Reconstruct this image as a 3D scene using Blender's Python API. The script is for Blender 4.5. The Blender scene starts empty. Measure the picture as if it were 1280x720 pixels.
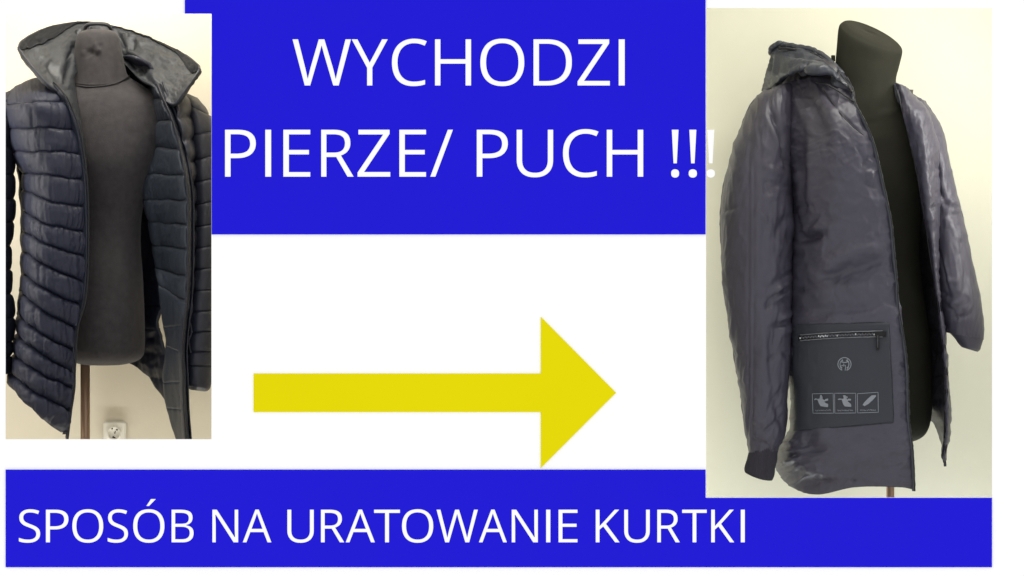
import bpy, math, json
import numpy as np
from mathutils import Vector, Matrix
from mathutils.geometry import tessellate_polygon

sc = bpy.context.scene
COL = sc.collection

# ------------------------------------------------------------------ camera, world, lamps, exposure
D = 8.0                       # metres from the lens to the front of the display wall
S = 0.002                     # metres per picture unit on the front of the display wall
cam = bpy.data.cameras.new('camera')
cam.sensor_width = 36
cam.lens = 36 * D / (1280 * S)
cam.clip_end = 100
camo = bpy.data.objects.new('camera', cam)
camo.location = (0, -D, 0)
camo.rotation_euler = (math.radians(90), 0, 0)
COL.objects.link(camo)
sc.camera = camo

world = bpy.data.worlds.new('World')
sc.world = world
world.use_nodes = True
WS = 1.03
world.node_tree.nodes['Background'].inputs[0].default_value = (1, 1, 1, 1)
world.node_tree.nodes['Background'].inputs[1].default_value = WS

sc.view_settings.view_transform = 'Standard'
sc.view_settings.look = 'None'
sc.view_settings.exposure = 0
sc.view_settings.gamma = 1
sc.view_settings.use_curve_mapping = False
sc.cycles.use_denoising = True
sc.cycles.max_bounces = 6
sc.cycles.diffuse_bounces = 3
sc.cycles.sample_clamp_indirect = 3


def px_to_world(px, py, dep):
    k = (D + dep) / D
    return ((px - 640) * S * k, dep, (360 - py) * S * k)


def area_lamp(name, loc, target, size, size_y, watts, color):
    l = bpy.data.lights.new(name, 'AREA')
    l.shape = 'RECTANGLE'
    l.size = size
    l.size_y = size_y
    l.energy = watts
    l.color = color
    o = bpy.data.objects.new(name, l)
    o.location = loc
    o.rotation_euler = (Vector(target) - Vector(loc)).to_track_quat('-Z', 'Y').to_euler()
    COL.objects.link(o)
    return o


# unseen niche lights: ceiling, sides, and an added wall fill low behind each figure
area_lamp('unseen_niche_light', (-1.02, 0.12, 1.18), (-1.0, 0.42, -0.1), 0.8, 0.14, 12, (1.0, 0.96, 0.88))
area_lamp('unseen_niche_light', (-1.58, 0.14, 0.15), (-1.1, 0.60, 0.0), 0.14, 0.9, 5, (1.0, 0.97, 0.93))  # added side fill that lifts the lower left wall
area_lamp('unseen_niche_light', (-1.02, 0.52, -1.05), (-1.02, 0.72, -0.25), 1.0, 0.05, 6.0, (1.0, 0.98, 0.93))  # added fill, only brightens the lower back wall
area_lamp('unseen_niche_light', (0.98, 0.10, 1.18), (0.9, 0.34, 0.0), 0.7, 0.12, 7.5, (1.0, 0.98, 0.90))
area_lamp('unseen_niche_light', (1.53, 0.10, 0.35), (0.9, 0.40, 0.0), 0.12, 0.9, 7.5, (1.0, 0.99, 0.95))
area_lamp('unseen_niche_light', (0.29, 0.54, 0.0), (0.62, 0.70, 0.0), 0.08, 1.3, 2.6, (1.0, 0.98, 0.88))  # added fill to brighten the left part of this back wall
area_lamp('unseen_niche_light', (0.95, 0.50, -1.08), (0.95, 0.70, -0.30), 1.15, 0.05, 8.5, (0.90, 0.95, 1.0))  # added cool fill that whitens the lower back wall


# ------------------------------------------------------------------ helpers


def prop(o, label=None, cat=None, group=None, kind=None):
    if label: o['label'] = label
    if cat: o['category'] = cat
    if group: o['group'] = group
    if kind: o['kind'] = kind
    return o


def wloc(o):
    return o.location.copy() if (o is not None and o.type == 'EMPTY') else Vector((0, 0, 0))


def link(name, me, parent=None, mats=()):
    for m in mats:
        me.materials.append(m)
    o = bpy.data.objects.new(name, me)
    COL.objects.link(o)
    if parent is not None:
        o.parent = parent
        o.matrix_parent_inverse = Matrix.Translation(-wloc(parent))
    return o


def empty(name, loc, label, cat, group=None):
    o = bpy.data.objects.new(name, None)
    o.empty_display_size = 0.1
    o.location = loc
    COL.objects.link(o)
    return prop(o, label, cat, group)


def mesh_from(name, verts, faces, mats=(), parent=None, midx=None, smooth=True):
    me = bpy.data.meshes.new(name)
    me.from_pydata([tuple(map(float, v)) for v in verts], [], [tuple(f) for f in faces])
    if midx is not None:
        me.polygons.foreach_set('material_index', np.asarray(midx, dtype=np.int32))
    me.polygons.foreach_set('use_smooth', [smooth] * len(me.polygons))
    me.update()
    return link(name, me, parent, mats)


def cr_axis0(A, t):
    """Catmull-Rom through the rows of A at parameters t (0..rows-1)"""
    A = np.asarray(A, float)
    n = A.shape[0]
    t = np.clip(np.asarray(t, float), 0, n - 1)
    i = np.minimum(t.astype(int), n - 2)
    f = (t - i).reshape((-1,) + (1,) * (A.ndim - 1))
    E = np.concatenate([[2 * A[0] - A[1]], A, [2 * A[-1] - A[-2]]])
    p0, p1, p2, p3 = E[i], E[i + 1], E[i + 2], E[i + 3]
    return 0.5 * (2 * p1 + (p2 - p0) * f + (2 * p0 - 5 * p1 + 4 * p2 - p3) * f ** 2 + (3 * p1 - p0 - 3 * p2 + p3) * f ** 3)


def hash3(ix, iy, iz, k):
    n = (ix * 374761393 + iy * 668265263 + iz * 2147483647 + k * 1274126177) & 0xFFFFFFFF
    n = ((n ^ (n >> 13)) * 1274126177) & 0xFFFFFFFF
    n = n ^ (n >> 16)
    return (n & 0xFFFF) / 32767.5 - 1.0


def noise(x, y, z=0.0):
    """gradient noise, roughly -1..1"""
    x, y, z = np.broadcast_arrays(np.asarray(x, float), np.asarray(y, float), np.asarray(z, float))
    ix, iy, iz = (np.floor(a).astype(np.int64) for a in (x, y, z))
    fx, fy, fz = x - ix, y - iy, z - iz
    ux, uy, uz = (a * a * a * (a * (a * 6 - 15) + 10) for a in (fx, fy, fz))
    out = 0
    for a in (0, 1):
        for b in (0, 1):
            for c in (0, 1):
                g = (hash3(ix + a, iy + b, iz + c, 1) * (fx - a) + hash3(ix + a, iy + b, iz + c, 2) * (fy - b)
                     + hash3(ix + a, iy + b, iz + c, 3) * (fz - c))
                w = (ux if a else 1 - ux) * (uy if b else 1 - uy) * (uz if c else 1 - uz)
                out = out + w * g
    return out * 1.4


def to_world(G):
    k = (D + G[..., 2]) / D
    return np.stack([(G[..., 0] - 640) * S * k, G[..., 2], (360 - G[..., 1]) * S * k], -1)


def normals(W, closed=False):
    if closed:
        E = np.concatenate([W[:, -1:], W, W[:, :1]], 1)
        du = (E[:, 2:] - E[:, :-2]) / 2
    else:
        du = np.gradient(W, axis=1)
    dv = np.gradient(W, axis=0)
    n = np.cross(du, dv)
    return n / np.maximum(np.linalg.norm(n, axis=-1, keepdims=True), 1e-9)


def surface(ctrl, us, vs, disp=None, face=None, toward=(0, -1, 0), warp=None):
    """loft a grid of (px, py, depth) stations; face = (v, u) index whose normal must look toward the vector"""
    G = cr_axis0(ctrl, vs)
    G = np.swapaxes(cr_axis0(np.swapaxes(G, 0, 1), us), 0, 1)
    if warp is not None:
        G = warp(G)
    W = to_world(G)
    n = normals(W)
    iv, iu = face if face else (len(vs) // 2, len(us) // 2)
    if np.dot(n[iv, iu], toward) < 0:
        n = -n
    if disp is not None:
        V, U = np.meshgrid(vs, us, indexing='ij')
        W = W + n * disp(U, V, G[..., 0], G[..., 1])[..., None]
    return W, n, G


def sheet(name, W, n, th, mats, parent=None, closed=False, cap=False):
    """mesh of a grid with real thickness th: material 0 outside, 1 inside"""
    nv, nu = W.shape[:2]
    verts = np.concatenate([W.reshape(-1, 3), (W - n * th).reshape(-1, 3)])
    N = nv * nu
    idx = np.arange(N).reshape(nv, nu)
    if closed:
        idx = np.concatenate([idx, idx[:, :1]], 1)
    a, b, c, d = (x.ravel() for x in (idx[:-1, :-1], idx[:-1, 1:], idx[1:, 1:], idx[1:, :-1]))
    e1 = W[nv // 2, (nu // 2 + 1) % nu] - W[nv // 2, nu // 2]
    e2 = W[min(nv // 2 + 1, nv - 1), nu // 2] - W[min(nv // 2 + 1, nv - 1) - 1, nu // 2]
    flip = np.dot(np.cross(e1, e2), n[nv // 2, nu // 2]) < 0
    out = np.stack([a, b, c, d], 1)
    if flip:
        out = out[:, ::-1]
    inn = out[:, ::-1] + N
    rim = []
    edges = [(idx[0, :-1], idx[0, 1:]), (idx[-1, 1:], idx[-1, :-1])]
    if not closed:
        edges += [(idx[1:, 0], idx[:-1, 0]), (idx[:-1, -1], idx[1:, -1])]
    for p, q in edges:
        r = np.stack([q, p, p + N, q + N], 1)
        rim.append(r[:, ::-1] if flip else r)
    rim = np.concatenate(rim)
    F = np.concatenate([out, inn, rim])
    mi = np.concatenate([np.zeros(len(out)), np.full(len(inn), 1 if len(mats) > 1 else 0), np.zeros(len(rim))])
    me = bpy.data.meshes.new(name)
    me.vertices.add(len(verts)); me.vertices.foreach_set('co', verts.ravel())
    me.loops.add(F.size); me.loops.foreach_set('vertex_index', F.ravel().astype(np.int32))
    me.polygons.add(len(F)); me.polygons.foreach_set('loop_start', (np.arange(len(F)) * 4).astype(np.int32))
    me.polygons.foreach_set('material_index', mi.astype(np.int32))
    me.polygons.foreach_set('use_smooth', np.ones(len(F), bool))
    me.update(calc_edges=True); me.validate()
    return link(name, me, parent, mats)


def tube(rows, nt, vs, disp=None):
    """rows of (cx, cy, depth, rx_px, ry_m, tilt_x, tilt_front); closed round the axis"""
    R = cr_axis0([tuple(r) + (0,) * (7 - len(r)) for r in rows], vs)
    th = np.arange(nt) / nt * 2 * math.pi
    c, s = np.cos(th), np.sin(th)
    G = np.stack([R[:, 0:1] + np.abs(R[:, 3:4]) * c, R[:, 1:2] + R[:, 5:6] * c + R[:, 6:7] * s,
                  R[:, 2:3] - np.abs(R[:, 4:5]) * s], -1)
    W = to_world(G)
    n = normals(W, True)
    mid = len(vs) // 2
    if np.dot(n[mid, nt // 4], (0, -1, 0)) < 0:
        n = -n
    if disp is not None:
        V, T = np.meshgrid(vs, th, indexing='ij')
        W = W + n * disp(T, V, G[..., 0], G[..., 1])[..., None]
    return W, n, G


def cord(name, pts, r, mat, parent=None, steps=6, sides=8, wob=0.0):
    """thin round cord through (px, py, depth) stations"""
    P = cr_axis0(pts, np.linspace(0, len(pts) - 1, (len(pts) - 1) * steps + 1))
    W = to_world(P)
    if wob:
        t = np.arange(len(W))
        W = W + wob * np.stack([noise(t * .37, 1.5), noise(t * .37, 7.5), noise(t * .37, 11.5)], -1)
    T = np.gradient(W, axis=0); T /= np.linalg.norm(T, axis=1, keepdims=True)
    A = np.cross(T, (0, 1, 0.13)); A /= np.linalg.norm(A, axis=1, keepdims=True)
    B = np.cross(T, A)
    th = np.arange(sides) / sides * 2 * math.pi
    ring = W[:, None] + r * (A[:, None] * np.cos(th)[None, :, None] + B[:, None] * np.sin(th)[None, :, None])
    verts = ring.reshape(-1, 3)
    m = len(W); F = []
    for i in range(m - 1):
        for j in range(sides):
            k = (j + 1) % sides
            F.append((i * sides + j, i * sides + k, (i + 1) * sides + k, (i + 1) * sides + j))
    F.append(tuple(range(sides - 1, -1, -1))); F.append(tuple((m - 1) * sides + j for j in range(sides)))
    return mesh_from(name, verts, F, [mat], parent)


def plate(name, loops, y_front, thick, mat, parent=None, surf=None):
    """extruded flat shape; loops of (px, py), the first the outline, holes after it; surf(px, py) gives the depth instead"""
    tris = tessellate_polygon([[Vector((x, -y, 0)) for x, y in lp] for lp in loops])
    flat = [p for lp in loops for p in lp]
    n = len(flat)
    dep = [surf(x, y) + y_front if surf else y_front for x, y in flat]
    verts = [px_to_world(x, y, d) for (x, y), d in zip(flat, dep)] + [px_to_world(x, y, d + thick) for (x, y), d in zip(flat, dep)]
    F = []
    for t in tris:
        a, b, c = t
        v = [Vector(verts[i]) for i in t]
        nn = (v[1] - v[0]).cross(v[2] - v[0])
        if nn.length < 1e-12:
            continue
        if nn.y > 0:
            a, c = c, a
        F.append((a, b, c)); F.append((c + n, b + n, a + n))
    k = 0
    for lp in loops:
        m = len(lp)
        for i in range(m):
            j = (i + 1) % m
            F.append((k + i, k + j, k + j + n, k + i + n))
        k += m
    o = mesh_from(name, verts, F, [mat], parent, smooth=False)
    import bmesh
    bm = bmesh.new(); bm.from_mesh(o.data); bmesh.ops.recalc_face_normals(bm, faces=bm.faces); bm.to_mesh(o.data); bm.free()
    return o


def box(name, x0, x1, y0, y1, z0, z1, mat, parent=None, bev=0.0):
    import bmesh
    bm = bmesh.new()
    bmesh.ops.create_cube(bm, size=1)
    for v in bm.verts:
        v.co = ((x0 + x1) / 2 + v.co.x * (x1 - x0), (y0 + y1) / 2 + v.co.y * (y1 - y0), (z0 + z1) / 2 + v.co.z * (z1 - z0))
    if bev:
        bmesh.ops.bevel(bm, geom=bm.edges[:], offset=bev, segments=2, affect='EDGES')
    me = bpy.data.meshes.new(name); bm.to_mesh(me); bm.free()
    return link(name, me, parent, [mat])


# ------------------------------------------------------------------ materials


def lin(r, g, b):
    f = lambda c: c / 12.92 if c <= .04045 else ((c + .055) / 1.055) ** 2.4
    return tuple(f(c / 255) for c in (r, g, b)) + (1,)


def base_mat(name, color, rough=.8, spec=.3, metal=0.0):
    m = bpy.data.materials.new(name)
    m.use_nodes = True
    p = m.node_tree.nodes['Principled BSDF']
    p.inputs['Base Color'].default_value = color
    p.inputs['Roughness'].default_value = rough
    p.inputs['Specular IOR Level'].default_value = spec
    p.inputs['Metallic'].default_value = metal
    return m, m.node_tree, p


def fabric(name, color, rough=.5, spec=.4, var=.18, vscale=9, crinkle=.25, cscale=60, weave=.05, wscale=900,
           sheen=0.0, stretch=(1, 1, 1), rvar=.12):
    m, nt, p = base_mat(name, color, rough, spec)
    N, L = nt.nodes, nt.links
    tc = N.new('ShaderNodeTexCoord')
    mp = N.new('ShaderNodeMapping'); mp.inputs['Scale'].default_value = stretch
    L.new(tc.outputs['Object'], mp.inputs['Vector'])
    n1 = N.new('ShaderNodeTexNoise'); n1.inputs['Scale'].default_value = vscale; n1.inputs['Detail'].default_value = 6
    L.new(mp.outputs[0], n1.inputs['Vector'])
    mr = N.new('ShaderNodeMapRange')
    mr.inputs[1].default_value = .3; mr.inputs[2].default_value = .7
    mr.inputs[3].default_value = 1 - var; mr.inputs[4].default_value = 1 + var
    L.new(n1.outputs[0], mr.inputs[0])
    mx = N.new('ShaderNodeVectorMath'); mx.operation = 'SCALE'
    mx.inputs[0].default_value = color[:3]
    L.new(mr.outputs[0], mx.inputs['Scale']); L.new(mx.outputs[0], p.inputs['Base Color'])
    rr = N.new('ShaderNodeMapRange'); rr.inputs[3].default_value = rough - rvar; rr.inputs[4].default_value = rough + rvar
    L.new(n1.outputs[0], rr.inputs[0]); L.new(rr.outputs[0], p.inputs['Roughness'])
    n2 = N.new('ShaderNodeTexNoise'); n2.inputs['Scale'].default_value = cscale; n2.inputs['Detail'].default_value = 5
    n2.inputs['Distortion'].default_value = .8
    L.new(mp.outputs[0], n2.inputs['Vector'])
    b1 = N.new('ShaderNodeBump'); b1.inputs['Strength'].default_value = crinkle; b1.inputs['Distance'].default_value = .004
    L.new(n2.outputs[0], b1.inputs['Height'])
    n3 = N.new('ShaderNodeTexNoise'); n3.inputs['Scale'].default_value = wscale; n3.inputs['Detail'].default_value = 2
    L.new(tc.outputs['Object'], n3.inputs['Vector'])
    b2 = N.new('ShaderNodeBump'); b2.inputs['Strength'].default_value = weave; b2.inputs['Distance'].default_value = .001
    L.new(n3.outputs[0], b2.inputs['Height']); L.new(b1.outputs[0], b2.inputs['Normal'])
    L.new(b2.outputs[0], p.inputs['Normal'])
    if sheen:
        p.inputs['Sheen Weight'].default_value = sheen
        p.inputs['Sheen Roughness'].default_value = .4
    return m


def plaster(name, color, var=.03, scale=2.5, bump=.08, rough=.85):
    return fabric(name, color, rough, .2, var, scale, bump, 140, bump * .4, 500, rvar=.03)


M = {}
K = 1 / (WS * 1.0)
def board_col(r, g, b):
    c = lin(r, g, b)
    return tuple(min(.98, x * K) for x in c[:3]) + (1,)
M['white_board'] = plaster('white_board_paint', (.985, .985, .985, 1), .002, 3, .01, .9)
M['blue'] = plaster('royal_blue_card', board_col(36, 31, 214), .012, 3, .012, .95)
M['letter'] = plaster('white_vinyl', (.965, .965, .965, 1), .002, 3, .0, .9)
M['yellow'] = plaster('yellow_card', board_col(230, 217, 12), .012, 3, .012, .95)
for k in ('white_board', 'blue', 'letter', 'yellow'):
    M[k].node_tree.nodes['Principled BSDF'].inputs['Specular IOR Level'].default_value = 0.0
M['cream_wall'] = plaster('cream_wall_paint', (.70, .655, .54, 1), .03, 3, .06)
M['green_wall'] = plaster('pale_green_yellow_wall_paint', (.60, .59, .49, 1), .04, 2, .06)
M['niche_floor'] = plaster('beige_floor', (.55, .50, .40, 1), .08, 4, .10)
M['navy'] = fabric('navy_quilted_nylon', (.0108, .0130, .0275, 1), .60, .32, .06, 14, .16, 110, .04, 900, rvar=.03)
M['navy_dark'] = fabric('dark_navy_nylon', (.0088, .0105, .0205, 1), .5, .42, .08, 14, .2, 110, .04, 900, rvar=.03)
M['lining'] = fabric('slate_lining', (.0195, .0250, .0355, 1), .55, .4, .1, 12, .22, 90, .04, 900, rvar=.04)
M['collar_lining'] = fabric('grey_collar_lining', (.0195, .0218, .0262, 1), .52, .45, .12, 16, .3, 80, .04, 900, rvar=.05)
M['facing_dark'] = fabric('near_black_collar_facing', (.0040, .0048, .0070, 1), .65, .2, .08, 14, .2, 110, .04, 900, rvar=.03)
M['placket'] = fabric('navy_placket', (.018, .021, .034, 1), .5, .4, .2, 30, .2, 120, .1, 900)
M['black_cord'] = fabric('black_binding', (.006, .006, .008, 1), .5, .4, .1, 30, .2, 200, .1, 900)
M['jersey'] = fabric('charcoal_jersey', (.036, .033, .0345, 1), .88, .2, .2, 60, .16, 220, .3, 1400, sheen=.08)
M['olive'] = fabric('olive_black_jersey', (.021, .0205, .0145, 1), .88, .15, .14, 20, .08, 240, .2, 1400)
M['satin'] = fabric('violet_grey_satin', (.046, .042, .060, 1), .47, .40, .06, 9, .14, 70, .05, 1100, rvar=.04)
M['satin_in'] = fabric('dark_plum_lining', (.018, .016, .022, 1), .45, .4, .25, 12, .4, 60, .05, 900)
M['satin_hood'] = fabric('slate_hood_satin', (.031, .034, .046, 1), .42, .45, .1, 12, .2, 70, .05, 1000, rvar=.04)
M['rib'] = fabric('dark_rib_knit', (.036, .033, .043, 1), .8, .2, .15, 30, .5, 150, .2, 900, stretch=(3, 3, .4))
M['pocket'] = fabric('slate_pocket_cloth', (.024, .027, .035, 1), .6, .35, .08, 14, .12, 60, .1, 1200)
M['print'] = fabric('pale_grey_print', (.21, .225, .25, 1), .6, .3, .12, 300, .1, 300, .1, 1200)
M['zip_metal'] = fabric('gunmetal_zip', (.10, .10, .11, 1), .35, .6, .3, 200, .2, 400, .1, 900)
M['zip_metal'].node_tree.nodes['Principled BSDF'].inputs['Metallic'].default_value = .7
M['lip'] = fabric('grey_coated_tape', (.13, .135, .145, 1), .4, .5, .3, 120, .1, 300, .05, 900)
M['tooth_glint'] = fabric('glint_zip_teeth', (.42, .43, .44, 1), .3, .6, .3, 300, .1, 400, .1, 900)  # paler copy of the zip metal, paints glints onto some teeth
M['tooth_glint'].node_tree.nodes['Principled BSDF'].inputs['Metallic'].default_value = .9
M['black'] = fabric('black_plastic', (.004, .004, .0045, 1), .6, .3, .1, 60, .1, 200, .05, 900)
M['bronze'] = fabric('bronze_pole', (.27, .17, .11, 1), .3, .6, .25, 24, .04, 60, .02, 900, stretch=(1, 1, .05))
M['bronze'].node_tree.nodes['Principled BSDF'].inputs['Metallic'].default_value = .35
M['socket'] = fabric('cream_socket_plastic', (.80, .78, .70, 1), .4, .4, .03, 30, .02, 60, .01, 900)
M['hole'] = fabric('socket_hole', (.02, .018, .015, 1), .7, .2, .1, 30, .02, 60, .01, 900)

# ------------------------------------------------------------------ the display wall and its two niches
R = lambda x0, y0, x1, y1: [(x0, y0), (x1, y0), (x1, y1), (x0, y1)]
OPL = (7, 17.3, 264.3, 549)
OPR = (882.6, 10, 1240, 621.7)
FLOOR = -1.2
prop(plate('wall', [R(-420, -330, 1700, 960), R(*OPL), R(*OPR)], 0.0, 0.008, M['white_board']), kind='structure')


def niche(x0, x1, y1, mat):
    z1 = 1.25
    t = 0.02
    prop(box('back_wall', x0, x1, y1, y1 + t, FLOOR, z1, mat), kind='structure')
    prop(box('side_wall', x0 - t, x0, 0.0085, y1 + t, FLOOR, z1, mat), kind='structure')
    prop(box('side_wall', x1, x1 + t, 0.0085, y1 + t, FLOOR, z1, mat), kind='structure')
    prop(box('ceiling', x0 - t, x1 + t, 0.0085, y1 + t, z1, z1 + t, mat), kind='structure')
    prop(box('floor', x0 - t, x1 + t, 0.0085, y1 + t, FLOOR - t, FLOOR, M['niche_floor']), kind='structure')


WALL_L, WALL_R = 0.72, 0.70
niche(-1.62, -0.42, WALL_L, M['cream_wall'])
niche(0.26, 1.58, WALL_R, M['green_wall'])

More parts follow.
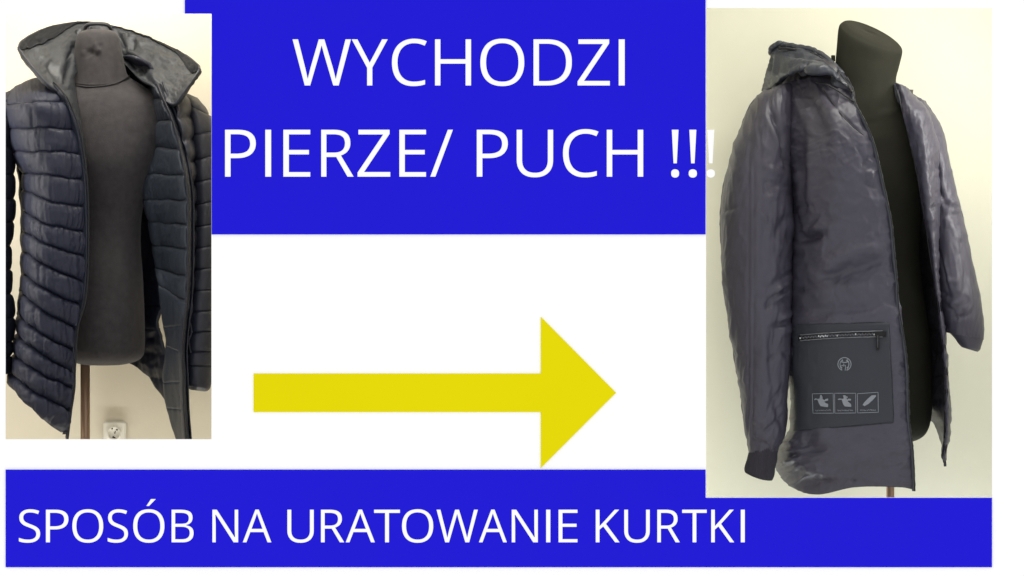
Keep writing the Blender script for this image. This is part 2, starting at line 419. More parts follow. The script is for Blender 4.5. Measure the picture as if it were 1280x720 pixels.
# ------------------------------------------------------------------ blue panels, lettering, arrow
GLYPH = json.loads('''{"W":[[[735,573],[583,0],[510,0],[399,375],[371,492],[342,373],[234,0],[161,0],[10,573],[85,573],[174,223],[201,87],[232,227],[333,573],[407,573],[512,225],[544,87],[572,224],[660,573]]],"Y":[[[227,291],[376,573],[454,573],[263,222],[263,0],[191,0],[191,219],[0,573],[79,573]]],"C":[[[323,517],[305,517],[288,515],[271,512],[256,507],[241,502],[226,495],[213,487],[200,478],[189,467],[178,456],[168,443],[159,430],[152,415],[145,400],[139,383],[134,365],[130,347],[127,328],[126,307],[125,286],[126,259],[129,233],[133,208],[139,185],[147,164],[157,144],[168,126],[181,110],[196,96],[213,83],[231,73],[251,65],[273,60],[297,56],[322,55],[337,56],[352,56],[366,58],[380,59],[394,62],[407,64],[420,67],[434,71],[447,74],[460,78],[460,15],[447,11],[434,7],[420,3],[407,0],[393,-2],[379,-4],[364,-6],[348,-7],[330,-8],[312,-8],[278,-7],[247,-2],[217,5],[191,15],[166,28],[144,44],[124,62],[106,82],[91,105],[78,131],[68,158],[59,188],[54,219],[50,252],[49,287],[50,313],[52,337],[55,361],[60,384],[67,406],[75,427],[84,446],[95,465],[107,483],[120,499],[134,514],[150,527],[168,539],[186,550],[206,559],[227,567],[250,573],[273,577],[298,580],[324,581],[341,580],[359,579],[376,577],[392,575],[409,572],[425,568],[440,564],[455,559],[469,553],[482,547],[453,486],[442,491],[431,495],[419,500],[407,504],[394,508],[381,511],[367,514],[353,516],[338,517]]],"H":[[[516,0],[443,0],[443,267],[150,267],[150,0],[78,0],[78,573],[150,573],[150,330],[443,330],[443,573],[516,573]]],"O":[[[577,287],[577,261],[575,236],[571,212],[567,189],[561,166],[553,145],[544,125],[534,107],[523,89],[510,73],[496,58],[481,44],[465,32],[447,22],[428,13],[407,5],[386,-1],[363,-5],[339,-7],[314,-8],[287,-7],[262,-5],[239,0],[217,6],[196,13],[177,22],[159,33],[143,45],[128,59],[114,73],[101,90],[90,107],[80,126],[72,146],[65,167],[59,189],[55,212],[51,237],[50,262],[49,288],[50,322],[54,355],[59,386],[67,415],[78,442],[91,467],[106,490],[123,510],[143,529],[166,545],[190,558],[218,568],[247,575],[280,580],[314,581],[348,580],[379,576],[408,568],[434,558],[459,545],[481,529],[501,511],[519,490],[534,468],[547,442],[558,415],[567,386],[573,355],[576,322]],[[125,287],[126,259],[128,233],[132,208],[138,184],[145,163],[154,143],[165,125],[177,109],[191,95],[207,83],[225,72],[245,65],[266,59],[289,56],[314,55],[339,56],[362,59],[383,65],[402,72],[420,83],[435,95],[449,109],[462,125],[472,143],[481,163],[488,184],[494,208],[498,233],[500,259],[501,287],[499,329],[494,366],[485,400],[472,430],[456,457],[436,479],[412,496],[384,508],[351,516],[314,518],[289,517],[266,514],[245,508],[225,500],[207,490],[191,478],[177,464],[165,449],[154,431],[145,411],[138,389],[132,366],[128,342],[126,315]]],"D":[[[536,292],[535,255],[531,220],[524,188],[514,158],[501,131],[485,106],[467,84],[447,64],[424,47],[399,33],[371,21],[341,12],[309,5],[274,1],[237,0],[78,0],[78,573],[254,573],[288,571],[320,567],[350,561],[378,552],[404,540],[428,526],[450,510],[470,491],[487,470],[502,446],[514,420],[524,392],[531,361],[535,328]],[[460,289],[459,319],[456,346],[451,371],[444,394],[435,415],[424,433],[411,450],[396,464],[380,477],[361,487],[341,496],[319,502],[296,507],[271,510],[244,511],[150,511],[150,62],[228,62],[272,64],[311,71],[346,82],[377,98],[402,119],[423,144],[439,174],[451,208],[458,246]]],"Z":[[[427,0],[30,0],[30,55],[332,508],[40,508],[40,573],[419,573],[419,518],[118,64],[427,64]]],"P":[[[229,573],[272,571],[309,566],[342,557],[370,544],[393,528],[411,509],[426,487],[436,463],[442,435],[444,404],[444,390],[442,376],[440,363],[437,350],[433,336],[427,324],[421,312],[413,300],[405,289],[395,278],[383,268],[371,259],[356,251],[341,244],[324,238],[306,232],[285,228],[264,225],[241,224],[216,223],[150,223],[150,0],[78,0],[78,573]],[[223,511],[150,511],[150,285],[208,285],[229,285],[248,287],[266,289],[283,292],[298,296],[312,302],[324,308],[335,315],[344,324],[352,334],[358,345],[363,357],[367,370],[369,385],[370,401],[368,422],[364,441],[357,457],[347,472],[334,484],[319,493],[300,501],[277,506],[252,510]]],"E":[[[398,0],[78,0],[78,573],[398,573],[398,509],[150,509],[150,330],[383,330],[383,268],[150,268],[150,63],[398,63]]],"R":[[[236,573],[263,572],[289,570],[312,566],[334,561],[353,555],[371,547],[386,537],[400,526],[412,514],[422,500],[430,485],[436,469],[441,450],[443,431],[444,410],[444,392],[442,376],[438,360],[433,346],[427,334],[420,322],[412,311],[404,302],[395,293],[385,285],[374,278],[363,272],[352,266],[341,261],[330,257],[487,0],[403,0],[264,237],[150,237],[150,0],[78,0],[78,573]],[[232,510],[150,510],[150,298],[236,298],[262,299],[286,302],[306,307],[323,315],[338,325],[349,337],[358,351],[365,368],[368,386],[370,407],[369,421],[367,434],[364,446],[360,457],[355,467],[348,475],[340,483],[331,489],[321,495],[310,500],[297,503],[282,506],[267,508],[250,510]]],"/":[[[290,573],[77,0],[8,0],[221,573]]],"U":[[[513,202],[512,179],[509,156],[505,135],[498,115],[489,95],[479,77],[466,60],[451,45],[435,32],[416,20],[395,10],[372,2],[347,-4],[320,-7],[290,-8],[250,-6],[213,1],[181,13],[152,29],[128,50],[108,75],[92,103],[81,133],[74,167],[72,204],[72,573],[144,573],[144,201],[146,175],[150,150],[158,129],[168,110],[182,93],[198,79],[218,68],[240,61],[266,56],[294,55],[314,55],[333,58],[350,61],[365,67],[379,73],[391,81],[402,91],[412,101],[420,113],[427,126],[432,139],[436,154],[439,169],[441,185],[442,202],[442,573],[513,573]]],"!":[[[131,161],[85,161],[65,573],[151,573]],[[58,43],[58,54],[60,64],[63,73],[67,79],[72,85],[78,89],[85,93],[92,95],[99,97],[107,97],[115,97],[123,95],[130,93],[136,89],[142,85],[148,79],[152,73],[155,64],[157,54],[157,43],[157,32],[155,23],[152,14],[148,7],[142,2],[136,-3],[130,-7],[123,-9],[115,-11],[107,-11],[99,-11],[92,-9],[85,-7],[78,-3],[72,2],[67,7],[63,14],[60,23],[58,32]]],"S":[[[403,153],[402,133],[399,115],[394,97],[387,81],[378,66],[367,53],[354,40],[340,29],[324,20],[307,11],[288,4],[267,-1],[245,-5],[222,-7],[198,-8],[185,-8],[173,-8],[161,-7],[149,-6],[137,-5],[125,-3],[114,-2],[103,0],[93,2],[83,4],[74,7],[65,10],[57,13],[49,16],[41,19],[41,88],[53,83],[66,78],[81,74],[96,69],[113,65],[130,61],[147,58],[165,56],[183,55],[201,55],[218,55],[233,56],[247,59],[261,62],[273,66],[284,71],[293,76],[302,83],[310,90],[316,98],[321,106],[325,116],[328,125],[330,136],[330,147],[330,158],[328,168],[326,177],[323,186],[318,194],[313,202],[306,209],[298,216],[288,223],[277,230],[264,236],[250,243],[234,250],[216,257],[196,265],[181,270],[168,276],[155,282],[143,288],[131,294],[120,300],[110,307],[101,314],[93,322],[85,330],[78,338],[72,347],[66,356],[61,365],[57,375],[54,386],[51,397],[50,409],[48,421],[48,435],[49,452],[52,469],[56,485],[63,499],[71,513],[81,525],[93,536],[106,546],[120,555],[136,563],[153,569],[171,574],[190,578],[210,580],[231,581],[250,580],[268,579],[285,577],[302,575],[318,572],[333,568],[348,564],[362,559],[376,554],[389,549],[366,487],[354,492],[342,496],[329,501],[316,505],[302,508],[288,512],[274,514],[259,516],[244,517],[229,517],[215,517],[202,516],[190,513],[179,511],[169,507],[160,502],[152,497],[145,491],[138,485],[133,478],[129,470],[125,462],[123,453],[122,444],[121,434],[122,423],[123,412],[125,403],[129,394],[133,386],[139,378],[145,371],[153,364],[162,357],[172,351],[184,345],[197,339],[212,332],[228,325],[246,318],[266,311],[284,303],[301,295],[317,287],[332,279],[345,270],[357,260],[367,250],[377,239],[385,228],[391,215],[396,202],[400,187],[402,171]]],"Ó":[[[577,287],[577,261],[575,236],[571,212],[567,189],[561,166],[553,145],[544,125],[534,107],[523,89],[510,73],[496,58],[481,44],[465,32],[447,22],[428,13],[407,5],[386,-1],[363,-5],[339,-7],[314,-8],[287,-7],[262,-5],[239,0],[217,6],[196,13],[177,22],[159,33],[143,45],[128,59],[114,73],[101,90],[90,107],[80,126],[72,146],[65,167],[59,189],[55,212],[51,237],[50,262],[49,288],[50,322],[54,355],[59,386],[67,415],[78,442],[91,467],[106,490],[123,510],[143,529],[166,545],[190,558],[218,568],[247,575],[280,580],[314,581],[348,580],[379,576],[408,568],[434,558],[459,545],[481,529],[501,511],[519,490],[534,468],[547,442],[558,415],[567,386],[573,355],[576,322]],[[125,287],[126,259],[128,233],[132,208],[138,184],[145,163],[154,143],[165,125],[177,109],[191,95],[207,83],[225,72],[245,65],[266,59],[289,56],[314,55],[339,56],[362,59],[383,65],[402,72],[420,83],[435,95],[449,109],[462,125],[472,143],[481,163],[488,184],[494,208],[498,233],[500,259],[501,287],[499,329],[494,366],[485,400],[472,430],[456,457],[436,479],[412,496],[384,508],[351,516],[314,518],[289,517],[266,514],[245,508],[225,500],[207,490],[191,478],[177,464],[165,449],[154,431],[145,411],[138,389],[132,366],[128,342],[126,315]],[[432,749],[318,629],[271,629],[271,638],[347,757],[432,757]]],"B":[[[241,573],[282,571],[319,568],[351,561],[380,552],[404,541],[424,526],[439,508],[450,486],[457,460],[459,431],[458,417],[457,405],[454,393],[451,382],[446,371],[441,361],[434,351],[427,343],[419,335],[409,328],[399,321],[388,316],[376,311],[363,307],[350,304],[350,300],[364,297],[377,294],[390,290],[403,285],[415,279],[426,272],[436,265],[446,256],[454,246],[461,236],[467,224],[472,211],[475,196],[477,180],[478,163],[477,143],[474,124],[469,106],[463,89],[454,74],[443,60],[431,48],[418,37],[402,27],[385,19],[367,12],[347,7],[326,3],[303,1],[279,0],[78,0],[78,573]],[[256,329],[283,330],[307,333],[328,337],[344,344],[357,352],[367,363],[374,375],[380,389],[383,405],[384,423],[383,440],[379,456],[372,470],[363,481],[351,490],[336,498],[318,503],[297,508],[272,510],[245,511],[150,511],[150,329]],[[150,269],[150,61],[265,61],[294,62],[319,66],[340,72],[358,80],[371,91],[382,103],[390,117],[396,133],[400,150],[401,168],[400,180],[399,191],[396,202],[392,212],[388,221],[382,230],[374,238],[366,245],[355,251],[344,256],[330,261],[315,264],[299,267],[280,268],[260,269]]],"N":[[[532,0],[447,0],[141,476],[138,476],[144,320],[144,0],[78,0],[78,573],[161,573],[467,99],[470,99],[464,249],[464,573],[532,573]]],"A":[[[437,0],[368,177],[141,177],[73,0],[0,0],[224,575],[289,575],[512,0]],[[282,415],[255,500],[230,415],[165,241],[346,241]]],"T":[[[259,0],[187,0],[187,509],[8,509],[8,573],[437,573],[437,509],[259,509]]],"K":[[[496,0],[411,0],[209,273],[150,222],[150,0],[78,0],[78,573],[150,573],[150,290],[249,399],[403,573],[488,573],[261,323]]]}''')
GLYPH['I'] = [[[0, 0], [72, 0], [72, 573], [0, 573]]]


def thinner(lp, d, hole):
    """move an outline inward by d (a hole outward)"""
    P = [p for i, p in enumerate(lp) if math.dist(p, lp[i - 1]) > .02]
    A = sum(P[i - 1][0] * P[i][1] - P[i][0] * P[i - 1][1] for i in range(len(P)))
    s = (1 if A > 0 else -1) * (-1 if hole else 1)
    out = []
    for i, p in enumerate(P):
        a, b = P[i - 1], P[(i + 1) % len(P)]
        n1 = Vector((-(p[1] - a[1]), p[0] - a[0])).normalized()
        n2 = Vector((-(b[1] - p[1]), b[0] - p[0])).normalized()
        m = n1 + n2
        k = min(2.2, 2 / max(m.length_squared, .3)) if m.length > .05 else 0
        out.append((p[0] + s * d * k * m.x, p[1] + s * d * k * m.y))
    return out


def letters(parent, text, top, base, thin=.42):
    top, base = top - thin * .6, base + thin * .6
    for ch, x0, x1 in text:
        g = GLYPH[ch]
        xs = [p[0] for lp in g for p in lp]
        a, b = min(xs), max(xs)
        loops = [[(x0 - thin + (p[0] - a) / (b - a) * (x1 - x0 + 2 * thin), base - p[1] / 573.0 * (base - top)) for p in lp] for lp in g]
        box_of = lambda lp: (min(p[0] for p in lp), max(p[0] for p in lp), min(p[1] for p in lp), max(p[1] for p in lp))
        B = [box_of(lp) for lp in loops]
        inside = [any(j != i and B[j][0] < B[i][0] and B[j][1] > B[i][1] and B[j][2] < B[i][2] and B[j][3] > B[i][3] for j in range(len(B))) for i in range(len(B))]
        loops = [thinner(lp, thin, h) for lp, h in zip(loops, inside)]
        if ch == 'Ó':                                   # accent and ring are separate outlines
            loops.sort(key=lambda lp: -max(p[0] for p in lp) + min(p[0] for p in lp))
            acc = min(loops, key=lambda lp: min(p[1] for p in lp))
            rest = [lp for lp in loops if lp is not acc]
            o = plate('letter', rest, -0.0048, 0.0017, M['letter'], parent)
            plate('acute_accent', [acc], -0.0048, 0.0017, M['letter'], o)
            continue
        if ch == '!':
            stem = max(loops, key=lambda lp: max(p[1] for p in lp) - min(p[1] for p in lp))
            dot = [lp for lp in loops if lp is not stem][0]
            o = plate('exclamation_mark', [stem], -0.0048, 0.0017, M['letter'], parent)
            plate('dot', [dot], -0.0048, 0.0017, M['letter'], o)
            continue
        loops.sort(key=lambda lp: -(max(p[0] for p in lp) - min(p[0] for p in lp)) * (max(p[1] for p in lp) - min(p[1] for p in lp)))
        plate('slash' if ch == '/' else 'letter', loops, -0.0048, 0.0017, M['letter'], parent)


t1 = plate('title_panel', [[(231, -20), (882, -20), (882, 293), (264.6, 293), (264.6, 17), (231, 17)]], -0.003, 0.0028, M['blue'])
prop(t1, 'royal blue upper panel with the white words WYCHODZI PIERZE/ PUCH !!!', 'sign')
letters(t1, [('W', 365.6, 438.8), ('Y', 439.4, 484.9), ('C', 489.9, 533.6), ('H', 543.8, 588.8), ('O', 600.4, 655.3),
             ('D', 666.9, 714.8), ('Z', 722, 762.3), ('I', 773.4, 780.9)], 49, 107)
letters(t1, [('P', 281.3, 319.8), ('I', 331.6, 338.9), ('E', 354.2, 387.8), ('R', 401.5, 442.3), ('Z', 447, 487.8),
             ('E', 499.2, 532.5), ('/', 537.7, 566.3), ('P', 596, 634.8), ('U', 645.9, 691.4), ('C', 703.7, 748.3),
             ('H', 758.5, 804), ('!', 839, 848.8), ('!', 860.9, 871.1), ('!', 883.4, 893.6)], 162, 221)
t2 = plate('caption_panel', [[(7, 587), (882, 587), (882, 622.3), (1240, 622.3), (1240, 709), (7, 709)]], -0.003, 0.0028, M['blue'])
prop(t2, 'long royal blue lower panel with the white words SPOSÓB NA URATOWANIE KURTKI', 'sign')
letters(t2, [('S', 23.6, 50.2), ('P', 57.4, 85.5), ('O', 90.4, 129), ('S', 134.6, 160), ('Ó', 166.5, 205.5), ('B', 214.5, 242),
             ('N', 265.5, 297.7), ('A', 303.3, 339.3), ('U', 359.2, 392.2), ('R', 401.2, 430.5), ('A', 432, 468.7), ('T', 467.6, 499.9),
             ('O', 502.5, 541.5), ('W', 545.6, 597.4), ('A', 598.5, 633.7), ('N', 639.7, 672.3), ('I', 682.7, 687.9), ('E', 698.2, 721.8),
             ('K', 744.7, 774.7), ('U', 780.3, 812.2), ('R', 821.6, 850), ('T', 852.7, 883.4), ('K', 889, 918), ('I', 926, 931)], 637, 678, .30)
ar = plate('arrow', [[(317, 467), (676, 467), (676, 396), (770, 491), (676, 585), (676, 515), (317, 515)]], -0.003, 0.0028, M['yellow'])
prop(ar, 'thick yellow arrow pointing right on the white wall', 'arrow')

# ------------------------------------------------------------------ wall socket in the left niche
sx, _, sz = px_to_world(146, 541, WALL_L)
so = empty('wall_socket', (sx, WALL_L, sz), 'cream wall socket low on the wall beside the bronze pole', 'socket')
box('cover_plate', sx - .036, sx + .026, WALL_L - .012, WALL_L - .0005, sz - .032, sz + .031, M['socket'], so, .004)


def disc(name, x, y, z, r, d, mat, parent, seg=28, ring=None):
    outer = [(x + r * math.cos(a), z + r * math.sin(a)) for a in np.linspace(0, 2 * math.pi, seg, endpoint=False)]
    verts = [(p, y, q) for p, q in outer] + [(p, y + d, q) for p, q in outer]
    if ring:
        inner = [(x + ring * math.cos(a), z + ring * math.sin(a)) for a in np.linspace(0, 2 * math.pi, seg, endpoint=False)]
        verts += [(p, y, q) for p, q in inner] + [(p, y + d, q) for p, q in inner]
        F = []
        for i in range(seg):
            j = (i + 1) % seg
            F += [(i, j, 2 * seg + j, 2 * seg + i), (j, i, seg + i, seg + j), (2 * seg + i, 2 * seg + j, 3 * seg + j, 3 * seg + i),
                  (seg + j, seg + i, 3 * seg + i, 3 * seg + j)]
    else:
        F = [tuple(range(seg)), tuple(range(2 * seg - 1, seg - 1, -1))] + [((i + 1) % seg, i, i + seg, (i + 1) % seg + seg) for i in range(seg)]
    return mesh_from(name, verts, F, [mat], parent, smooth=False)


disc('socket_rim', sx - .006, WALL_L - .016, sz - .001, .0185, .005, M['socket'], so, ring=.016)
for dx, dz, q in ((-.011, .012, .0022), (.002, .009, .0024), (-.004, .000, .0018), (-.0025, .0035, .0013), (-.008, -.011, .0026), (-.004, -.0125, .0018)):
    disc('pin_hole', sx + dx, WALL_L - .0130, sz + dz, q, .001, M['hole'], so, 12)

# ------------------------------------------------------------------ dress forms


def dress_form(label, mat, rows, pole_px, pole_dep, pole_top, pole_r, ntop, seam=None, disp=None):
    x, _, zt = px_to_world(pole_px, pole_top, pole_dep)
    root = empty('dress_form', (x, pole_dep, FLOOR), label, 'mannequin')
    vs = np.linspace(0, len(rows) - 1, (len(rows) - 1) * 9 + 1)
    W, n, G = tube(rows, 72, vs, disp)
    W = np.concatenate([W, W.mean(1, keepdims=True)[-1:].repeat(72, 1)]) if False else W
    k = ntop * 9
    # neck cap and torso share the seam ring
    def solid(name, A):
        m, nu = A.shape[:2]
        verts = list(A.reshape(-1, 3)) + [A[0].mean(0), A[-1].mean(0)]
        F = [(i * nu + j, (i + 1) * nu + j, (i + 1) * nu + (j + 1) % nu, i * nu + (j + 1) % nu) for i in range(m - 1) for j in range(nu)]
        F += [(m * nu, j, (j + 1) % nu) for j in range(nu)] + [(m * nu + 1, (m - 1) * nu + (j + 1) % nu, (m - 1) * nu + j) for j in range(nu)]
        o = mesh_from(name, verts, F, [mat], root)
        import bmesh
        bm = bmesh.new(); bm.from_mesh(o.data); bmesh.ops.recalc_face_normals(bm, faces=bm.faces); bm.to_mesh(o.data); bm.free()
        return o
    if k:
        solid('neck_cover', W[:k + 1])
    solid('torso', W[k:])
    if seam:
        cord('neck_seam', seam, .0016, M['black_cord'], root)
    # pole and foot
    def ringmesh(name, prof, seg=28):
        verts, F = [], []
        for r, z in prof:
            verts += [(x + r * math.cos(a), pole_dep + r * math.sin(a), z) for a in np.linspace(0, 2 * math.pi, seg, endpoint=False)]
        for i in range(len(prof) - 1):
            for j in range(seg):
                F.append((i * seg + j, i * seg + (j + 1) % seg, (i + 1) * seg + (j + 1) % seg, (i + 1) * seg + j))
        F.append(tuple(range(seg - 1, -1, -1))); F.append(tuple((len(prof) - 1) * seg + j for j in range(seg)))
        return mesh_from(name, verts, F, [M['bronze']], root)
    ringmesh('pole', [(pole_r, FLOOR + .03), (pole_r, -0.60), (pole_r * 1.0, zt + .12)])
    ringmesh('foot', [(.15, FLOOR), (.15, FLOOR + .012), (.06, FLOOR + .022), (.03, FLOOR + .05), (pole_r * 1.02, FLOOR + .055)])
    return root


def knot(T, V, X, Y):
    f = lambda x0, y0, x1, y1, w, a: fold(X, Y, x0, y0, x1, y1, w, a)
    h = f(105, 62, 119, 67, 1.8, -.005) + f(106, 70, 120, 64, 1.8, -.006) + f(118, 52, 123, 64, 1.8, .007) + f(122, 60, 128, 56, 1.6, -.004)
    h = h + f(118, 74, 126, 64, 2.0, -.005) + f(124, 66, 121, 61, 3, .006) + f(100, 68, 106, 64, 2.2, .003) + f(112, 66, 118, 58, 1.5, -.005)
    front = (np.sin(T) > 0.2)
    return (1.15 * h + .0012 * noise(X * .08, Y * .08, 3.3)) * front


def bones(T, V, X, Y):
    f = lambda *q: fold(X, Y, *q)
    h = f(1096, 146, 1128, 138, 5, .005) + f(1072, 148, 1046, 142, 5, .005) + f(1084, 150, 1090, 158, 5, -.006) + f(1096, 104, 1090, 148, 4, .004)
    return (h + .0008 * noise(X * .06, Y * .06, 8.1)) * (np.sin(T) > .15)


def fold(X, Y, x0, y0, x1, y1, w, a, taper=.35):
    """a ridge (a > 0) or crease (a < 0) of width w along a line"""
    dx, dy = x1 - x0, y1 - y0
    L2 = dx * dx + dy * dy
    t = np.clip(((X - x0) * dx + (Y - y0) * dy) / L2, 0, 1)
    d2 = (X - x0 - t * dx) ** 2 + (Y - y0 - t * dy) ** 2
    e = np.clip(np.minimum(t, 1 - t) / taper, 0, 1)
    e = .25 + .75 * e * e * (3 - 2 * e)
    return a * e * np.exp(-d2 / (w * w))


dress_form('charcoal dress form with a knotted neck cover inside the open quilted jacket', M['jersey'], [
    (122, 36.5, .42, 6, .012), (122, 38, .42, 17, .034), (122, 43, .42, 25, .050), (122.5, 58, .42, 29, .056), (124, 82, .42, 32, .058, 0, 3),
    (125, 99, .42, 37, .064, -2, 8), (127, 112, .42, 56, .082, -2, 6), (130, 127, .42, 78, .097, 0, 3), (133, 160, .42, 80, .118), (134, 205, .42, 66, .128),
    (134, 255, .42, 46, .098), (133, 300, .42, 43, .092), (133, 350, .42, 46, .108), (131, 400, .42, 50, .118), (131, 432, .42, 50, .114),
    (131, 445, .42, 47.5, .106), (130, 452, .42, 39, .088), (128, 456, .42, 24, .055), (128, 457, .42, 6, .02)],
    106.5, .42, 456, .0125, 5,
    [(88, 101, .42), (92, 105, .386), (105, 108.3, .362), (124, 107.8, .3535), (143, 104.5, .362), (156, 99, .386), (162, 94, .42)], knot)

dress_form('olive black dress form with a bare slanted neck inside the hooded jacket', M['olive'], [
    (1089, 40, .36, 3, .004, 0, 1), (1089, 40, .36, 18, .032, 7.5, 4.5), (1089, 41, .36, 30, .051, 13, 8), (1089, 44.5, .36, 37, .061, 15, 9.5),
    (1088, 51, .36, 40, .067, 14.5, 9), (1085, 72, .36, 39.5, .067, 9, 5), (1081, 98, .36, 39, .068, 3, 2), (1079, 116, .36, 46, .074),
    (1080, 134, .36, 66, .088), (1083, 156, .36, 88, .104), (1083, 185, .36, 92, .118), (1080, 235, .36, 82, .124), (1077, 300, .36, 74, .104),
    (1077, 350, .36, 76, .104), (1080, 420, .36, 83, .118), (1082, 480, .36, 84, .122), (1082, 520, .36, 82.5, .118), (1082, 541, .36, 76, .105),
    (1082, 551, .36, 62, .08), (1082, 556, .36, 36, .05), (1082, 557, .36, 6, .01)],
    1113, .36, 556, .0105, 0, None, bones)

# ------------------------------------------------------------------ quilted jacket (left niche)
dj = empty('quilted_jacket', (-1.03, .42, FLOOR + .62), 'navy quilted down jacket hanging open with a wide stand-up collar', 'jacket')


def quilt(amp, fx=.16, seed=0.0, pk=.45):
    """down baffles between whole values of v: full pillows with puckered seams"""
    def d(U, V, X, Y):
        k = np.floor(np.minimum(V, V.max() - 1e-6))
        t = V - k
        q = np.clip(1 - np.abs(2 * (t ** .84) - 1) ** 2.8, 0, 1) ** .66
        a = amp * (1 + .28 * noise(X * .045, k * 3.7, seed))
        edge = np.exp(-t / .22) + np.exp(-(1 - t) / .28)
        p = noise(X * fx, k * 5.3 + t * .35, seed + 2) + .6 * noise(X * fx * 2.3, k * 9.1 + t * .6, seed + 5)
        soft = .16 * noise(X * .07, Y * .11, seed + 9) + .12 * noise(X * .2, Y * .16, seed + 11)
        lump = .5 * noise(X * .1 + 1.5 * noise(X * .03, Y * .05, seed + 21), Y * .07, seed + 14)
        rad = noise(X * .26 + .6 * noise(Y * .1, k), k * 2.9 + t * .25, seed + 31)
        rad = np.clip(1 - np.abs(rad) * 3.2, 0, 1) * np.exp(-(1 - t) / .35) * np.clip(.3 + 1.6 * noise(X * .06, k * 1.7, seed + 33), 0, 1)
        return q * a * (1 - .85 * rad + pk * p * edge + soft + .16 * lump) + .0008 * noise(X * .35, Y * .35, seed)
    return d


def uneven(G):
    G = G.copy()
    x, y = G[..., 0].copy(), G[..., 1].copy()
    w = np.clip((x - 6) / 16, 0, 1)
    G[..., 1] = y + w * (2.6 * noise(x * .055, y * .045, 77.7) + .9 * noise(x * .17, y * .12, 71.3))
    return G


def baffles(name, ctrl, us, rows_per, disp, th, mats, parent, face=None, toward=(0, -1, 0)):
    n = len(ctrl) - 1
    vs = np.linspace(0, n, n * rows_per + 1)
    W, nn, G = surface(ctrl, us, vs, disp, face, toward, uneven)
    for k in range(n):
        a, b = k * rows_per, (k + 1) * rows_per + 1
        sheet(name, W[a:b], nn[a:b], th, mats, parent)
    return W, nn, G


# viewer's left front: quilted outside, wraps round the side
edge_rows = [((12, 115), (32, 101), (54, 97)), ((8, 131), (40, 128), (79, 127)), ((9, 160), (50, 159.5), (90, 161)), ((14, 190), (55, 189), (98, 192)),
             ((28, 217), (60, 219), (102, 224)), ((29, 238), (60, 250), (102, 257)), ((29, 262), (57, 280), (103, 290)),
             ((29, 288), (55, 304), (103, 321)), ((29, 312), (55, 331), (102, 351)), ((29, 340), (53, 360), (98, 381)),
             ((27, 364), (50, 385), (91, 408)), ((24, 392), (48, 414), (87, 437)), ((22, 417), (47, 439), (86, 463)),
             ((18, 442), (47, 464), (86, 485)), ((14, 464), (44, 489), (83, 512)), ((14, 482), (44, 515), (79, 541))]
ctrl = []
for i, (l, m, r) in enumerate(edge_rows):
    low = i / 15
    d0 = .235 - .035 * low
    side = .36
    if i == 0:
        ctrl.append([(r[0], r[1], .30), (43, 97, .33), (m[0], m[1], .36), (20, 108, .38), (l[0], l[1], .41), (l[0] + 2, l[1] + 6, .47)])
        continue
    ctrl.append([(r[0], r[1], d0 - .01), ((r[0] + m[0]) / 2, (r[1] * .55 + m[1] * .45), d0 - .045), (m[0], m[1], d0 - .05),
                 (m[0] * .42 + l[0] * .58, m[1] * .42 + l[1] * .58, d0 - .005), (l[0], l[1], side - .03 * low), (l[0] + 14, l[1] - 3, side + .12)])
fp = empty('x', (0, 0, 0), None, None)
bpy.data.objects.remove(fp)
us = np.linspace(0, 5, 111)
base_ctrl = [[(c[0], c[1], c[2] + .0) for c in row] for row in ctrl]
vs0 = np.linspace(0, 15, 76)
Wb, nb, Gb = surface(base_ctrl, np.linspace(0, 5, 40), vs0, None, (20, 12))
front = sheet('front_panel', Wb - nb * .006, nb, .003, [M['lining'], M['lining']], dj)
_qf = quilt(.0145, seed=3.0, pk=.8)
baffles('quilted_baffle', ctrl, us, 12, lambda U, V, X, Y: _qf(U, V, X, Y) * np.clip(1.2 - .42 * np.maximum(U - 2.2, 0), .3, 1) * np.clip(.44 + .085 * V, 0, 1.4), .004, [M['navy'], M['lining']], front, (60, 30))
# placket along the edge
pl_l = [(54, 96), (75, 116), (86, 140), (95, 165), (101, 195), (104, 225), (105.5, 257), (106, 300), (105.5, 340), (101, 381), (94, 408), (90, 437), (89, 463), (89, 485), (86, 512), (82, 543)]
pl_r = [(56, 94), (79, 115), (91, 140), (100, 165), (105, 195), (108.5, 225), (110, 257), (110.5, 300), (109.5, 345), (106, 378), (98, 405), (94.5, 437), (93.5, 463), (92.5, 488), (88.5, 515), (84, 549)]
pc = []
for i, (a, b) in enumerate(zip(pl_l, pl_r)):
    d = (.29 if i == 0 else .222) - .035 * i / 15
    pc.append([(a[0] - 4, a[1], d + .004), (a[0], a[1], d - .004), ((a[0] + b[0]) / 2, (a[1] + b[1]) / 2, d - .008), (b[0], b[1], d + .002), (b[0] - .5, b[1], d + .014)])
W, n, G = surface(pc, np.linspace(0, 4, 15), np.linspace(0, 15, 150), lambda U, V, X, Y: .0016 * noise(Y * .22, X * .1, 4) + .0008 * noise(Y * .5, X * .3, 8), (60, 7))
sheet('zip_placket', W, n, .003, [M['placket'], M['lining']], dj)
# facing strip inside the same edge, seen beside the neck
fc = [[(62, 100, .285), (78, 100, .31), (93, 98, .35)], [(80, 118, .235), (89, 118, .27), (96, 118, .33)], [(90, 142, .228), (96, 142, .25), (100, 142, .30)],
      [(98, 165, .222), (102, 165, .24), (104, 166, .29)], [(104, 195, .218), (106.5, 196, .235), (108, 197, .28)], [(108, 235, .215), (109.5, 236, .23), (110, 236, .28)]]
W, n, G = surface(fc, np.linspace(0, 2, 16), np.linspace(0, 5, 60), lambda U, V, X, Y: .002 * noise(X * .2, Y * .12, 14), (30, 8))
sheet('facing', W, n, .003, [M['collar_lining']], dj)
cord('zip_teeth', [(a[0] + .6, a[1], (.28 if i == 0 else .212) - .035 * i / 15) for i, a in enumerate(pl_r)], .0022, M['black_cord'], dj, 8, 6, .0006)

